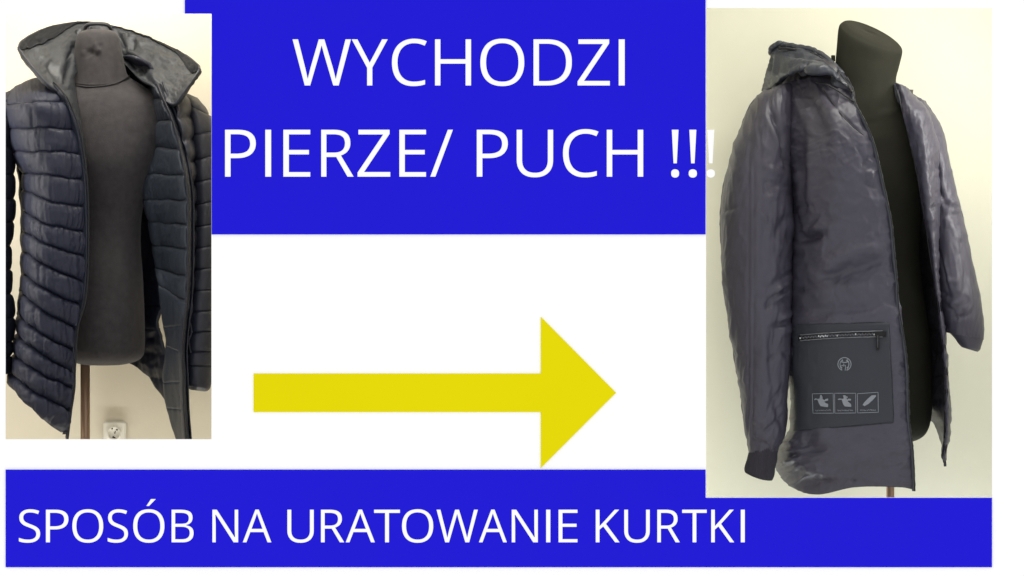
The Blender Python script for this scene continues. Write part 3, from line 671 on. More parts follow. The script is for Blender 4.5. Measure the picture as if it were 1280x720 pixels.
# viewer's right front: turned so that its lining shows
ze = [(197, 104), (204, 122), (216, 150), (226, 186), (232.5, 219), (236, 250), (236, 281), (236, 312), (235.5, 346), (234, 376), (230, 408), (227.5, 440), (229, 480), (230, 512), (233, 553)]
zi = [(190, 104), (186, 124), (185, 152), (183, 185), (181, 217), (180, 249), (186, 276), (191, 306), (195, 334), (199, 356), (204.5, 408), (208, 432), (204, 478), (208, 510), (221, 553)]
rc = []
for i, (e, a) in enumerate(zip(ze, zi)):
    w = e[0] - a[0]
    de = .27 - .10 * min(1, i / 4)
    slope = .20 if i < 9 else .13
    rc.append([(e[0], e[1], de), (e[0] - w * .35, e[1] - (e[1] - a[1]) * .3, de + slope * .42), (e[0] - w * .72, e[1] - (e[1] - a[1]) * .66, de + slope * .8),
               (a[0], a[1], de + slope * 1.05), (a[0] + (-26 if i < 3 else 2 if i < 9 else -.5), a[1] - 8, de + slope * (1.9 if i < 9 else 1.4))])
_q = quilt(.011, fx=.13, seed=31.0, pk=.35)
ribs = lambda U, V, X, Y: _q(U, V, X, Y) * np.clip((11.0 - V) / 2.5, 0, 1) * np.clip(1.15 - .25 * U, .1, 1) + .0028 * np.clip((V - 8.5) / 2, 0, 1) * noise(X * .22, Y * .035, 37)
Wl, nl, Gl = surface(rc, np.linspace(0, 4, 30), np.linspace(0, 14, 80), None, (20, 8))
rp = sheet('front_panel', Wl - nl * .012, nl, .003, [M['navy_dark'], M['navy_dark']], dj)
baffles('lining_baffle', rc, np.linspace(0, 4, 81), 12, ribs, .008, [M['lining'], M['navy_dark']], rp, (40, 30))
zc = []
for i, e in enumerate(ze):
    de = .27 - .10 * min(1, i / 4)
    zc.append([(e[0] - 4.5, e[1], de + .016), (e[0] - 1.5, e[1], de - .008), (e[0] + 1.2, e[1], de - .010), (e[0] + 3.6, e[1], de + .012), (e[0] + 4.2, e[1], de + .06)])
W, n, G = surface(zc, np.linspace(0, 4, 17), np.linspace(0, 14, 150), lambda U, V, X, Y: .0016 * noise(Y * .25, X * .1, 44) + .0009 * noise(Y * .6, X * .3, 8), (60, 7))
sheet('zip_placket', W, n, .003, [M['placket'], M['lining']], dj)
cord('zip_teeth', [(e[0] - .2, e[1], .27 - .10 * min(1, i / 4) - .013) for i, e in enumerate(ze)], .0024, M['black_cord'], dj, 8, 6, .0006)

# back, seen from its inside
bk = []
for y, l, r, dd in ((70, 100, 170, .47), (100, 60, 205, .50), (140, 20, 222, .54), (200, 22, 214, .56), (270, 26, 212, .56), (340, 27, 207, .56), (372, 25, 205, .55),
                    (388, 24, 202, .55), (400, 23, 197.5, .55), (412, 22, 196, .55), (424, 21, 204, .55)):
    bk.append([(l, y, dd - .07), (l * .75 + r * .25, y, dd + .02), ((l + r) / 2, y, dd + .04), (l * .3 + r * .7, y, dd + .02), (l * .1 + r * .9, y, dd - .05), (r, y, dd - .13)])
bk.append([(20, 445, .46), (62, 446, .57), (112, 444, .58), (160, 446, .56), (188, 452, .48), (207, 455, .40)])
bk.append([(19, 455, .46), (62, 455, .57), (112, 451, .58), (160, 453, .56), (188, 474, .46), (207, 500, .36)])
W, n, G = surface(bk, np.linspace(0, 5, 90), np.linspace(0, 12, 170),
                  lambda U, V, X, Y: .006 * np.abs(np.sin((Y - X * .12) * .105)) ** .6 + .005 * noise(X * .09, Y * .05, 2) + .003 * noise(X * .2, Y * .12, 6), (60, 40))
sheet('back_panel', W, n, .008, [M['navy_dark'], M['navy']], dj)

# shoulder yoke at the viewer's right, outside of the jacket
yk = [[(213, 113, .30), (224, 113, .33), (236, 122, .38), (248, 137, .44)], [(218, 125, .26), (228, 124, .28), (242, 138, .34), (254, 150, .42)],
      [(222, 150, .21), (231, 152, .23), (240, 160, .29), (246, 170, .38)], [(230, 186, .20), (236, 188, .21), (241, 192, .27), (246, 196, .36)],
      [(236, 222, .19), (239, 223, .21), (243, 226, .27), (248, 228, .36)], [(239, 300, .19), (241, 300, .21), (245, 300, .27), (250, 300, .36)],
      [(236, 400, .19), (239, 400, .21), (243, 400, .27), (250, 400, .36)], [(233, 480, .21), (236, 480, .23), (238, 480, .27), (242, 480, .36)]]
W, n, G = surface(yk, np.linspace(0, 3, 40), np.linspace(0, 7, 120),
                  lambda U, V, X, Y: .010 * np.abs(np.sin(Y * .112 + X * .02 + .9)) ** .6 + .003 * noise(X * .15, Y * .1, 22), (30, 12))
sheet('side_panel', W, n, .006, [M['navy_dark'], M['lining']], dj)

# sleeves
def sleeve(rows, per, amp, seed, parent, mat, cuff):
    n = len(rows) - 1
    vs = np.linspace(0, n, n * per + 1)
    q = quilt(amp, fx=.17, seed=seed, pk=.5)
    W, nn, G = tube(rows, 64, vs, lambda T, V, X, Y: .62 * q(T, V, X + np.sin(T) * 9, Y))
    first = None
    for k in range(n - 1):
        a, b = k * per, (k + 1) * per + 1
        o = sheet('sleeve' if k == 0 else 'sleeve_baffle', W[a:b], nn[a:b], .005, [mat, M['lining']], first or parent, True)
        first = first or o
    a = (n - 1) * per
    W2, n2, G2 = tube(rows, 64, vs[a:], lambda T, V, X, Y: .003 + .0015 * noise(X * .2, Y * .15, seed))
    if cuff:
        end = rows[-1]
        extra = [rows[-2], end, (end[0] + 1, end[1] + 5, end[2], end[3] * .82, end[4] * .85, 2), (end[0] + 1.5, end[1] + 8, end[2], end[3] * .5, end[4] * .6, 1)]
        W2, n2, G2 = tube(extra, 64, np.linspace(0, 3, 36), lambda T, V, X, Y: .003 + .0015 * noise(X * .2, Y * .15, seed))
    sheet('cuff', W2, n2, .004, [mat, M['lining']], first, True)


sleeve([(8, 116, .42, 12, .05, -4), (3, 129, .41, 21, .085, -9), (-5, 150, .39, 27, .10, -5), (-10, 185, .36, 27, .095, -2), (-12, 220, .34, 29, .09, -2), (-13, 250, .33, 30, .088, -2),
        (-14, 280, .32, 30, .086, -3), (-17, 310, .31, 29.5, .084, -3), (-17, 340, .30, 30, .082, -3), (-17, 370, .29, 30, .08, -3),
        (-14, 400, .28, 31, .076, -3), (-14, 430, .28, 29, .07, -3), (-14, 448, .28, 27, .064, -3), (-14, 470, .28, 26, .058, -3)], 10, .010, 51, dj, M['navy_dark'], False)
sleeve([(233, 117, .40, 10, .05, 4), (243, 135, .38, 18, .085, 9), (250, 167, .35, 18.5, .085, -4), (253, 198, .33, 17, .08, -5), (254, 226, .31, 16.5, .078, -4), (255, 254, .30, 17, .076, -4),
        (255, 282, .29, 17, .074, -3), (254.5, 309, .28, 17, .072, -3), (254, 336, .27, 17, .07, -2), (253, 363, .26, 17, .068, -1),
        (252, 389, .255, 17, .066, -1), (251, 415, .25, 17, .064, -1), (248.5, 440, .25, 18, .060, 0), (246.5, 458, .25, 18.5, .056, 0), (245.5, 479, .25, 17, .050, 2)],
       10, .0085, 71, dj, M['navy_dark'], True)

# collar: we look into it
cc = [[(92, 146, .245), (90, 126, .285), (93, 96, .355), (110, 76, .47), (126, 72, .50), (150, 76, .46), (172, 96, .36), (190, 106, .30), (207, 126, .235)],
      [(79, 121, .235), (80, 106, .27), (88, 80, .36), (106, 60, .48), (127, 57, .51), (152, 66, .47), (182, 88, .37), (204, 106, .285), (218, 130, .22)],
      [(58, 104, .22), (58, 87, .27), (78, 58, .39), (103, 42, .49), (128, 42, .52), (160, 54, .48), (200, 78, .38), (222, 98, .28), (227, 120, .205)],
      [(36, 78, .235), (38, 66, .29), (66, 46, .41), (98, 33.5, .50), (129, 34, .53), (168, 45, .49), (214, 68, .39), (236, 89, .28), (241, 100, .21)],
      [(23, 60, .26), (29, 50.5, .31), (57, 36, .43), (96, 28.5, .51), (130, 31, .54), (174, 43, .50), (224, 65, .40), (246, 80, .29), (249.5, 87, .225)]]


def collar_d(U, V, X, Y):
    f = lambda *a: fold(X, Y, *a)
    h = f(92, 60, 82, 104, 3.2, -.026) + f(80, 60, 74, 96, 6, .008) + f(58, 76, 66, 92, 4, -.006) + f(62, 84, 78, 104, 4, -.006) + f(52, 66, 62, 80, 5, .005)
    h = h + f(86, 100, 96, 140, 4, .004) + f(96, 36, 100, 44, 2.5, -.008) + f(104, 34, 113, 38, 2.5, .006) + f(112, 30, 113, 38, 1.8, -.008) + f(138, 30, 141, 38, 1.8, -.007)
    h = h + f(146, 40, 156, 62, 3.2, -.014) + f(150, 64, 170, 86, 4.5, -.022) + f(168, 46, 163, 66, 2.6, -.009) + f(172, 48, 176, 58, 3, .006)
    h = h + f(166, 76, 180, 78, 3.5, -.010) + f(165, 68, 186, 96, 4.5, -.009) + f(160, 62, 178, 76, 3, .007) + f(186, 82, 196, 108, 6, .007) + f(186, 64, 222, 88, 9, .006)
    h = h + f(196, 74, 214, 82, 2.5, -.003) + f(206, 96, 222, 110, 4, -.004) + f(230, 92, 246, 88, 2.5, -.006) + f(176, 92, 204, 114, 3, -.008)
    h = h + f(30, 62, 60, 60, 3, .004) + f(40, 54, 70, 50, 3, -.005)
    return h + .0035 * noise(X * .07, Y * .09, 5) + .0018 * noise(X * .18, Y * .2, 7) + .0009 * noise(X * .42, Y * .4, 9)


W, n, G = surface(cc, np.linspace(0, 8, 181), np.linspace(0, 4, 73), collar_d, (36, 40))
col_o = sheet('collar', W, n, .009, [M['collar_lining'], M['navy_dark']], dj)
# darker facing under the rim, folded and uneven
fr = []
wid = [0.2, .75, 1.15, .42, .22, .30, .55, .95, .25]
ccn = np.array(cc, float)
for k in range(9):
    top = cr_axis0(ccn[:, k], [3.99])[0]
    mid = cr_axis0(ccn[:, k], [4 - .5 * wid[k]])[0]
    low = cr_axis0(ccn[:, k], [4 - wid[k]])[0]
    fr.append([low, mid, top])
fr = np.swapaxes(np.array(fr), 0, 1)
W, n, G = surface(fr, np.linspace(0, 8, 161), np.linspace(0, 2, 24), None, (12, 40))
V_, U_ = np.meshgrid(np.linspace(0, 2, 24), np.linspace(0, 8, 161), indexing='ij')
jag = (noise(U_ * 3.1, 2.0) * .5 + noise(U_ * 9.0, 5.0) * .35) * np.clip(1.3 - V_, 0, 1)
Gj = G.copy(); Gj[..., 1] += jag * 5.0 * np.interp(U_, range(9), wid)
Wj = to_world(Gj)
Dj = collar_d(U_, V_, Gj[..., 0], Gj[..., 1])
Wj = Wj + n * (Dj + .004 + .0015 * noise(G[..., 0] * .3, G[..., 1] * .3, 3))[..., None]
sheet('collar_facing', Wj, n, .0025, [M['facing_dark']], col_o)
cord('rim_binding', [tuple(c) for c in cc[-1]], .0035, M['navy_dark'], col_o, 14, 8, .0008)
cord('edge_binding', [(r[0][0], r[0][1], r[0][2] - .004) for r in cc[::-1]], .003, M['navy_dark'], col_o, 10, 8, .0006)
cord('edge_binding', [(r[-1][0], r[-1][1], r[-1][2] - .004) for r in cc[::-1]], .003, M['navy_dark'], col_o, 10, 8, .0006)
# hanging loop behind the neck
cord('hanger_loop', [(106, 38, .47), (109, 31.5, .46), (120, 29.5, .455), (134, 31, .455), (139, 37, .47)], .005, M['collar_lining'], dj, 8, 8)

# ------------------------------------------------------------------ hooded jacket (right niche)
hj = empty('hooded_jacket', (.86, .36, FLOOR + .65), 'violet grey satin hooded jacket hanging open with a square zipped pocket', 'jacket')


def wrinkles(seed, a=1.0, up=False):
    def d(X, Y):
        if up:                                             # long folds running down a sleeve
            X, Y = Y * .55, X * 1.5
        wx = 14 * noise(X * .02, Y * .02, seed) + 5 * noise(X * .06, Y * .06, seed + 3)
        wy = 14 * noise(X * .02, Y * .02, seed + 7) + 5 * noise(X * .06, Y * .06, seed + 5)
        A = noise((X + wx) * .020, (Y + wy) * .038, seed + 1)
        B = noise((X + wx) * .05, (Y + wy) * .075, seed + 2)
        C = 1 - np.abs(noise((X + wx) * .032 + .02 * Y, (Y + wy) * .055, seed + 4)) * 2
        C2 = 1 - np.abs(noise((X + wx) * .07 + .03 * Y, (Y + wy) * .10, seed + 6)) * 2.4
        mask = np.clip(.5 + 1.2 * noise(X * .018, Y * .018, seed + 12), 0, 1)
        return a * (.0050 * A + .0022 * B + .0024 * np.clip(C, 0, 1) ** 3 + .0020 * mask * np.clip(C2, 0, 1) ** 2.5 + .0008 * noise(X * .17, Y * .2, seed + 8))
    return d


def creases(seed, n, x0, x1, y0, y1, angle, spread, length, amp, w=(1.6, 4.0)):
    """crisp pulled-cloth creases with a sharp crest, scattered over an area"""
    rng = np.random.RandomState(seed)
    cs = []
    for _ in range(n):
        x, y = rng.uniform(x0, x1), rng.uniform(y0, y1)
        a = math.radians(angle + rng.normal() * spread)
        l = rng.uniform(*length) / 2
        cs.append((x - l * math.cos(a), y - l * math.sin(a), x + l * math.cos(a), y + l * math.sin(a), rng.uniform(*w),
                   rng.uniform(.4, 1) * amp * (1 if rng.rand() < .6 else -1), rng.uniform(-.12, .12) * 2 * l))
    def d(X, Y):
        h = 0
        for ax, ay, bx, by, ww, aa, bow in cs:
            dx, dy = bx - ax, by - ay
            L = math.hypot(dx, dy)
            t = ((X - ax) * dx + (Y - ay) * dy) / (L * L)
            dist = ((X - ax) * dy - (Y - ay) * dx) / L - bow * 4 * np.clip(t, 0, 1) * (1 - np.clip(t, 0, 1))
            e = np.clip(np.minimum(t, 1 - t) / .4, 0, 1)
            h = h + aa * e * e * (3 - 2 * e) * np.exp(-np.sqrt(dist * dist + .25) / ww)
        return h
    return d


wr1 = wrinkles(101)
cr_low = creases(11, 46, 985, 1125, 250, 400, -14, 22, (20, 75), .0040)
cr_up = creases(12, 34, 975, 1095, 120, 260, 58, 24, (14, 50), .0036)
cr_hem = creases(13, 26, 965, 1140, 540, 612, -8, 20, (14, 60), .0034)
cr_zip = creases(14, 60, 1080, 1140, 170, 600, 10, 35, (6, 16), .0026, (1.2, 2.4))
POCK = [(989, 405), (1112, 402), (1118, 529), (991, 539)]


def in_pocket(X, Y):
    s = lambda v: 1 / (1 + np.exp(-np.clip(v, -30, 30)))
    return s((X - 992) / 3) * s((1117 - X) / 3) * s((Y - 405) / 4) * s((533 - Y) / 4)


def front_d(U, V, X, Y):
    f = lambda *a: fold(X, Y, *a)
    h = 1.15 * wr1(X, Y) + cr_low(X, Y) + cr_up(X, Y) + cr_hem(X, Y) + cr_zip(X, Y) * (X > np.interp(Y, [150, 300, 612], [1066, 1098, 1124]))
    h = h + f(1006, 108, 1036, 190, 11, -.010) + f(1020, 106, 1054, 180, 8, .004) + f(992, 118, 1006, 150, 7, .006)          # shoulder drape
    h = h + f(1018, 100, 1050, 142, 2.2, -.004) + f(1050, 142, 1080, 170, 2.2, -.004)                                            # raglan seam
    h = h + f(1000, 172, 1002, 250, 7, -.011) + f(1010, 160, 1014, 270, 5, .006) + f(996, 210, 1000, 262, 4, .006) + f(990, 250, 1002, 300, 4, -.010)
    h = h + f(1024, 186, 1044, 178, 4, -.005) + f(996, 301, 1030, 293, 5.5, -.022) + f(1000, 288, 1028, 284, 3.5, .007) + f(1004, 292, 1024, 272, 3, -.007) + f(1014, 288, 1044, 282, 2.5, .006)
    h = h + f(1012, 268, 1052, 264, 2, .004) + f(1080, 218, 1092, 214, 3, .006) + f(1078, 225, 1096, 236, 3, -.006) + f(1078, 210, 1086, 195, 3, -.006)
    h = h + f(1080, 310, 1102, 288, 4, -.003) + f(1082, 300, 1100, 282, 4, .003) + f(1016, 336, 1110, 298, 10, .013) + f(1006, 356, 1114, 322, 8, -.014)
    h = h + f(1006, 372, 1110, 352, 11, .009) + f(998, 392, 1114, 382, 7, -.008) + f(992, 362, 1008, 364, 4, -.010) + f(1060, 396, 1118, 384, 4, .005)
    h = h + f(1000, 398, 1040, 400, 2.5, -.006) + f(1062, 402, 1066, 398, 2, -.004)
    h = h + f(1098, 244, 1114, 256, 4, .005) + f(1060, 230, 1076, 212, 5, .004)
    h = h + f(992, 553, 1040, 566, 7, -.006) + f(978, 556, 1000, 552, 3, .009) + f(982, 566, 1006, 561, 3, .010) + f(980, 579, 1000, 572, 3, .010) + f(984, 572, 1002, 567, 2.5, -.009)
    h = h + f(998, 584, 1050, 596, 6, .010) + f(1000, 600, 1052, 606, 6, -.008) + f(1010, 575, 1130, 566, 10, .004) + f(1060, 592, 1130, 590, 9, -.004)
    h = h + f(1066, 603, 1069, 599, 2, -.006)
    for k in range(17):                                                                                                        # puckers beside the zip
        y = 392 + k * 12.5 + 3 * math.sin(k * 2.1)
        x = np.interp(y, [390, 440, 520, 612], [1121, 1130, 1134, 1139])
        h = h + f(x - 10 - 2 * math.sin(k), y - 2, x - 2, y + 1, 2.8, .0022 * math.sin(k * 1.7 + .8))
    m = in_pocket(X, Y)
    return h * (1 - m) + m * (.0015 * noise(X * .03, Y * .03, 77))


FR = [[(1066, 119, .215), (1050, 104, .26), (1025, 97, .31), (995, 100, .355), (974, 108, .39), (968, 118, .50)],
      [(1079, 150, .16), (1062, 148, .155), (1035, 147, .18), (1005, 150, .25), (980, 155, .34), (975, 160, .47)],
      [(1096, 200, .13), (1080, 200, .12), (1045, 200, .13), (1010, 201, .195), (986, 203, .31), (978, 205, .46)],
      [(1113, 276, .12), (1096, 276, .11), (1055, 277, .12), (1018, 280, .175), (991, 283, .28), (983, 285, .45)],
      [(1121, 352, .12), (1103, 352, .11), (1060, 354, .12), (1020, 358, .16), (988, 361, .26), (978, 363, .43)],
      [(1132, 436, .11), (1113, 436, .10), (1066, 438, .11), (1022, 442, .15), (985, 446, .24), (976, 449, .43)],
      [(1134, 480, .11), (1115, 480, .10), (1067, 483, .11), (1022, 484, .15), (991, 488, .23), (988, 490, .43)],
      [(1136, 522, .11), (1117, 523, .10), (1068, 526, .11), (1023, 532, .15), (991, 537, .23), (985, 538, .43)],
      [(1141, 568, .11), (1121, 570, .10), (1070, 574, .11), (1015, 579, .15), (981, 574, .24), (966, 568, .43)],
      [(1142, 612, .11), (1122, 609, .105), (1070, 609, .115), (1020, 618, .16), (985, 606, .25), (967, 580, .43)]]
us = np.linspace(0, 5, 190)
vs = np.linspace(0, 9, 300)
W, n, G = surface(FR, us, vs, front_d, (150, 60))
fpan = sheet('front_panel', W, n, .006, [M['satin'], M['satin_in']], hj)
sel = G[4:, :165][::3, ::3].reshape(-1, 3)


def on_front(x, y):
    d2 = (sel[:, 0] - x) ** 2 + (sel[:, 1] - y) ** 2
    i = np.argpartition(d2, 4)[:4]
    w = 1 / (d2[i] + .05)
    return float((sel[i, 2] * w).sum() / w.sum())


# placket and dark zip along the edge
ed = [(1058, 96, .25), (1066, 112, .225), (1069, 129, .19), (1082, 154, .155), (1093, 182, .135), (1100, 212, .125), (1113, 272, .115), (1117, 310, .115), (1121, 351, .115), (1123, 385, .112), (1129, 419, .108),
      (1134, 459, .105), (1135, 495, .105), (1136.5, 530, .105), (1140.5, 560, .105), (1142, 585, .105), (1143, 614, .105)]
zt = [[(x - 3.0, y, d - .001), (x - 1, y, d - .005), (x + 1.0, y, d - .004), (x + 1.6, y, d + .012)] for x, y, d in ed]
W, n, Gz = surface(zt, np.linspace(0, 3, 13), np.linspace(0, 16, 200), lambda U, V, X, Y: .0014 * noise(Y * .2, X * .1, 4) + .0008 * noise(Y * .55, X * .2, 9), (90, 5))
zo = sheet('zip_placket', W, n, .003, [M['satin_hood'], M['satin_in']], hj)
cord('zip_teeth', [(x + .6, y, d - .0065) for x, y, d in ed], .0015, M['black_cord'], zo, 8, 6, .0006)

seam_pts = lambda P, o: [(x, y, on_front(x, y) - o) for x, y in P]
cord('raglan_seam', seam_pts([(1026, 108), (1035, 121), (1045, 135), (1056, 148), (1068, 160), (1080, 169)], .0012), .0011, M['black_cord'], fpan, 8, 6, .0004)


# pocket
def quad(q, u, v):
    a = [q[0][k] * (1 - u) + q[1][k] * u for k in (0, 1)]
    b = [q[3][k] * (1 - u) + q[2][k] * u for k in (0, 1)]
    return a[0] * (1 - v) + b[0] * v, a[1] * (1 - v) + b[1] * v


nu, nv = 60, 60
Gp = np.zeros((nv, nu, 3))
for i in range(nv):
    for j in range(nu):
        x, y = quad(POCK, j / (nu - 1), i / (nv - 1))
        e = min(i, j, nv - 1 - i, nu - 1 - j)
        Gp[i, j] = (x, y, on_front(x, y) - (.0055 if e > 0 else .0015))
Wp = to_world(Gp)
npk = normals(Wp)
npk = npk if npk[30, 30, 1] < 0 else -npk
Wp = Wp + npk * (.0011 * noise(Gp[..., 0] * .05, Gp[..., 1] * .05, 5) + .0006 * noise(Gp[..., 0] * .16, Gp[..., 1] * .12, 6))[..., None]
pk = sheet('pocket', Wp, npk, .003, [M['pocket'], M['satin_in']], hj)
pd = lambda x, y: on_front(x, y) - .0072
# its zip: dark tape, teeth row, bright lips, slider and pull
zl = lambda t: (998 + (1108 - 998) * t, 422.5 - 5.0 * t - 1.2 * math.sin(t * 3.1))
plate('zip_tape', [[(x, y - 3.2) for x, y in map(zl, np.linspace(0, 1, 24))] + [(x, y + 3.2) for x, y in map(zl, np.linspace(1, 0, 24))]], -.0012, .0018, M['black'], pk, pd)
for off in (-3.6, 3.4):
    cord('zip_lip', [(x, y + off, pd(x, y) - .001) for x, y in map(zl, np.linspace(.02, .96, 14))], .0014, M['lip'], pk, 5, 6, .0006)
for i in range(46):
    x, y = zl(.02 + .86 * i / 45)
    wx, wy, wz = px_to_world(x, y, pd(x, y) - .0030)
    b = 1 if i % 2 else -1
    o = box('zip_tooth', wx - .0013, wx + .0013, wy - .001, wy + .0012, wz - .0022 + .0008 * b, wz + .0022 + .0008 * b, M['tooth_glint'] if 11 < i < 17 or i % 11 == 0 else M['zip_metal'], pk)
x, y = zl(.92)
sl = plate('zip_slider', [[(x - 7, y - 3), (x + 5, y - 4), (x + 7, y - 1), (x + 5, y + 3), (x - 5, y + 3)]], -.006, .005, M['black'], pk, pd)
plate('zip_pull', [[(x - 4, y + 1), (x - .2, y + 1), (x + .3, y + 19), (x - 1, y + 20.5), (x - 3.6, y + 20.5), (x - 4.4, y + 19)]], -.007, .003, M['black'], sl, pd)
cord('pull_edge', [(x - 2, y + 2, pd(x, y) - .008), (x - 2, y + 17, pd(x, y + 17) - .008)], .0009, M['zip_metal'], sl, 6, 6)


def stroke(name, pts, w, parent, closed=False):
    """flat printed line"""
    P = np.array(pts, float)
    T = np.roll(P, -1, 0) - np.roll(P, 1, 0) if closed else np.gradient(P, axis=0)
    T /= np.maximum(np.linalg.norm(T, axis=1, keepdims=True), 1e-6)
    Nn = np.stack([-T[:, 1], T[:, 0]], 1) * w / 2
    A, B = P + Nn, P - Nn
    m = len(P)
    verts = [px_to_world(a[0], a[1], pd(*a) - .0006) for a in A] + [px_to_world(b[0], b[1], pd(*b) - .0006) for b in B]
    F = [(i, (i + 1) % m, m + (i + 1) % m, m + i) for i in range(m if closed else m - 1)]
    return verts, F


def print_mark(name, strokes, polys, parent):
    V, F = [], []
    for s in strokes:
        v, f = stroke(name, *s[:2], parent, len(s) > 2)
        F += [tuple(i + len(V) for i in q) for q in f]; V += v
    for lp in polys:
        tris = tessellate_polygon([[Vector((a, -b, 0)) for a, b in lp]])
        F += [tuple(i + len(V) for i in t) for t in tris]
        V += [px_to_world(a, b, pd(a, b) - .0006) for a, b in lp]
    return mesh_from(name, V, F, [M['print']], parent, smooth=False)


ex, ey = 1055.6, 455.2
arc = lambda r, a0, a1, n=30, cx=ex, cy=ey, sy=1: [(cx + r * math.cos(math.radians(a)), cy + sy * r * math.sin(math.radians(a))) for a in np.linspace(a0, a1, n)]
print_mark('emblem', [(arc(8.2, 112, 430), 1.0), (arc(5.6, 120, 250, 16), .9), (arc(5.6, 290, 420, 16), 1.1), ([(ex - 5, ey - 3), (ex - 1.5, ey - 2.4), (ex + .5, ey - 2), (ex + 5.5, ey - 3.4)], 1.1),
                      ([(ex + .8, ey + 8), (ex + 1.4, ey + 4), (ex + 1.2, ey + 1.5), (ex - 1, ey + 1), (ex - 1.2, ey - .8)], .9), ([(ex - 4.8, ey + 2.4), (ex - 2.4, ey + 1.6), (ex - .2, ey + 2.6)], .9),
                      ([(ex - 3, ey + 7.2), (ex - 4.6, ey + 4.6), (ex - 5.8, ey + 2)], .8), ([(ex + 2.6, ey + 7.6), (ex + 5, ey + 4), (ex + 5.4, ey)], .8), ([(ex - 3, ey - 6), (ex - 2.2, ey - 3.4)], .8), ([(ex + 4, ey - 6), (ex + 3, ey - 3.4)], .8)], [], pk)

# three printed care squares: zoomed pixel grids of the photograph give the outlines
def zq(pts):
    return [(1010 + a / 13.474, 485 + b / 13.474) for a, b in pts]


SQ = [[(72, 98), (424, 88), (432, 424), (84, 424)], [(448, 88), (804, 88), (806, 420), (452, 424)], [(832, 96), (1180, 72), (1184, 408), (836, 420)]]
FIG = [[[(104, 190), (128, 172), (160, 184), (196, 178), (206, 118), (226, 116), (244, 150), (246, 186), (276, 204), (300, 184), (340, 178), (340, 210), (302, 218), (272, 232), (300, 254), (340, 268), (338, 322), (280, 318), (214, 306), (186, 264), (158, 196), (128, 196), (114, 206)]],
       [[(500, 186), (530, 176), (590, 182), (602, 172), (590, 122), (632, 124), (650, 184), (664, 196), (680, 178), (724, 184), (724, 212), (672, 212), (668, 226), (726, 270), (728, 318), (620, 310), (592, 270), (566, 196), (512, 200)],
        [(640, 140), (662, 140), (668, 164), (654, 180), (648, 160)]],
       [[(918, 290), (940, 250), (1000, 186), (1070, 124), (1144, 120), (1146, 140), (1090, 204), (1020, 268), (950, 306), (936, 294)]]]
for s, fg in zip(SQ, FIG):
    q = zq(s)
    lp = [(q[i][0] + (q[(i + 1) % 4][0] - q[i][0]) * k / 8, q[i][1] + (q[(i + 1) % 4][1] - q[i][1]) * k / 8) for i in range(4) for k in range(8)]
    x0, x1, yb = q[3][0], q[2][0], q[3][1]
    dash = []
    rng = np.random.RandomState(int(x0))
    xx = x0 + 3.2
    while xx < x1 - 3.4:
        w = rng.uniform(.7, 1.5)
        yy = yb - 3.2 - (xx - x0) * .02
        dash.append(([(xx, yy - rng.uniform(.3, 1.0)), (xx + w * .5, yy + rng.uniform(-.9, .9)), (xx + w, yy + rng.uniform(.2, .9))], .55))
        xx += w + rng.uniform(.35, .7)
    print_mark('care_square', [(lp, .7, True)] + dash, [zq(p) for p in fg], pk)

# back of the jacket, seen from inside
bk = []
for y, l, r, dd in ((112, 1040, 1118, .44), (128, 985, 1150, .47), (170, 980, 1168, .50), (260, 985, 1170, .52), (380, 985, 1172, .52), (470, 994, 1172, .52), (512, 1003, 1166, .52)):
    bk.append([(l, y, dd - .04), (l * .75 + r * .25, y, dd + .03), ((l + r) / 2, y, dd + .04), (l * .25 + r * .75, y, dd + .03), (r, y, dd - .04)])
W, n, G = surface(bk, np.linspace(0, 4, 70), np.linspace(0, 6, 110), lambda U, V, X, Y: .004 * noise(X * .06, Y * .04, 2), (50, 35))
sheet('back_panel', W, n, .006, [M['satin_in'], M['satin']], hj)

# viewer's right front: strip of outside, then the dark inside behind it
Lb = [(112, 1121), (140, 1128.5), (175, 1137), (210, 1145), (250, 1152), (290, 1158.5), (330, 1164.5), (365, 1170.5), (400, 1174.5), (440, 1179), (490, 1181.5), (540, 1181), (565, 1179), (578, 1180)]
Rb = [1146, 1160, 1171, 1174, 1175, 1175, 1174, 1175, 1180, 1184, 1187, 1187.5, 1183.5, 1182]
rs = [[(l, y, .205), (l * .7 + r * .3, y, .185), (l * .35 + r * .65, y, .195), (r, y, .25), (r + (1 if y < 420 else -.5), y, .36)] for (y, l), r in zip(Lb, Rb)]
rs[0] = [(1119.5, 103, .265), (1126, 106, .24), (1133, 110, .26), (1141, 117, .33), (1145, 126, .42)]
wr2 = wrinkles(301, .8)
W, n, G = surface(rs, np.linspace(0, 4, 60), np.linspace(0, 13, 240), lambda U, V, X, Y: wr2(X, Y) * .8 + .003 * noise(X * .12, Y * .05, 17) + .0016 * noise(X * .3, Y * .16, 19)
                  + fold(X, Y, 1150, 150, 1164, 300, 5, .006) + fold(X, Y, 1160, 262, 1172, 258, 3, -.006) + fold(X, Y, 1170, 200, 1173, 215, 3, -.006), (60, 20))
rfp = sheet('front_panel', W, n, .005, [M['satin'], M['satin_in']], hj)
cord('zip_teeth', [(l - .3, y, .203) for y, l in Lb], .0022, M['black_cord'], rfp, 10, 6, .0012)
li = []
for y, l in Lb:
    a = 1140 if y <= 500 else float(np.interp(y, [500, 516, 545, 565, 578], [1150, 1166, 1172.5, 1176.5, 1179.5]))
    li.append([(l + .4, y, .215), (l * .7 + a * .3, y, .32), (l * .35 + a * .65, y, .42), (a, y, .48)])
W, n, G = surface(li, np.linspace(0, 3, 50), np.linspace(0, 13, 220), lambda U, V, X, Y: .003 * noise(X * .15, Y * .05, 27) + .0018 * noise(X * .3, Y * .14, 29)
                  - .003 * np.abs(np.sin(Y * .11)) ** 8, (120, 25))
sheet('lining', W, n, .003, [M['satin_in']], rfp)
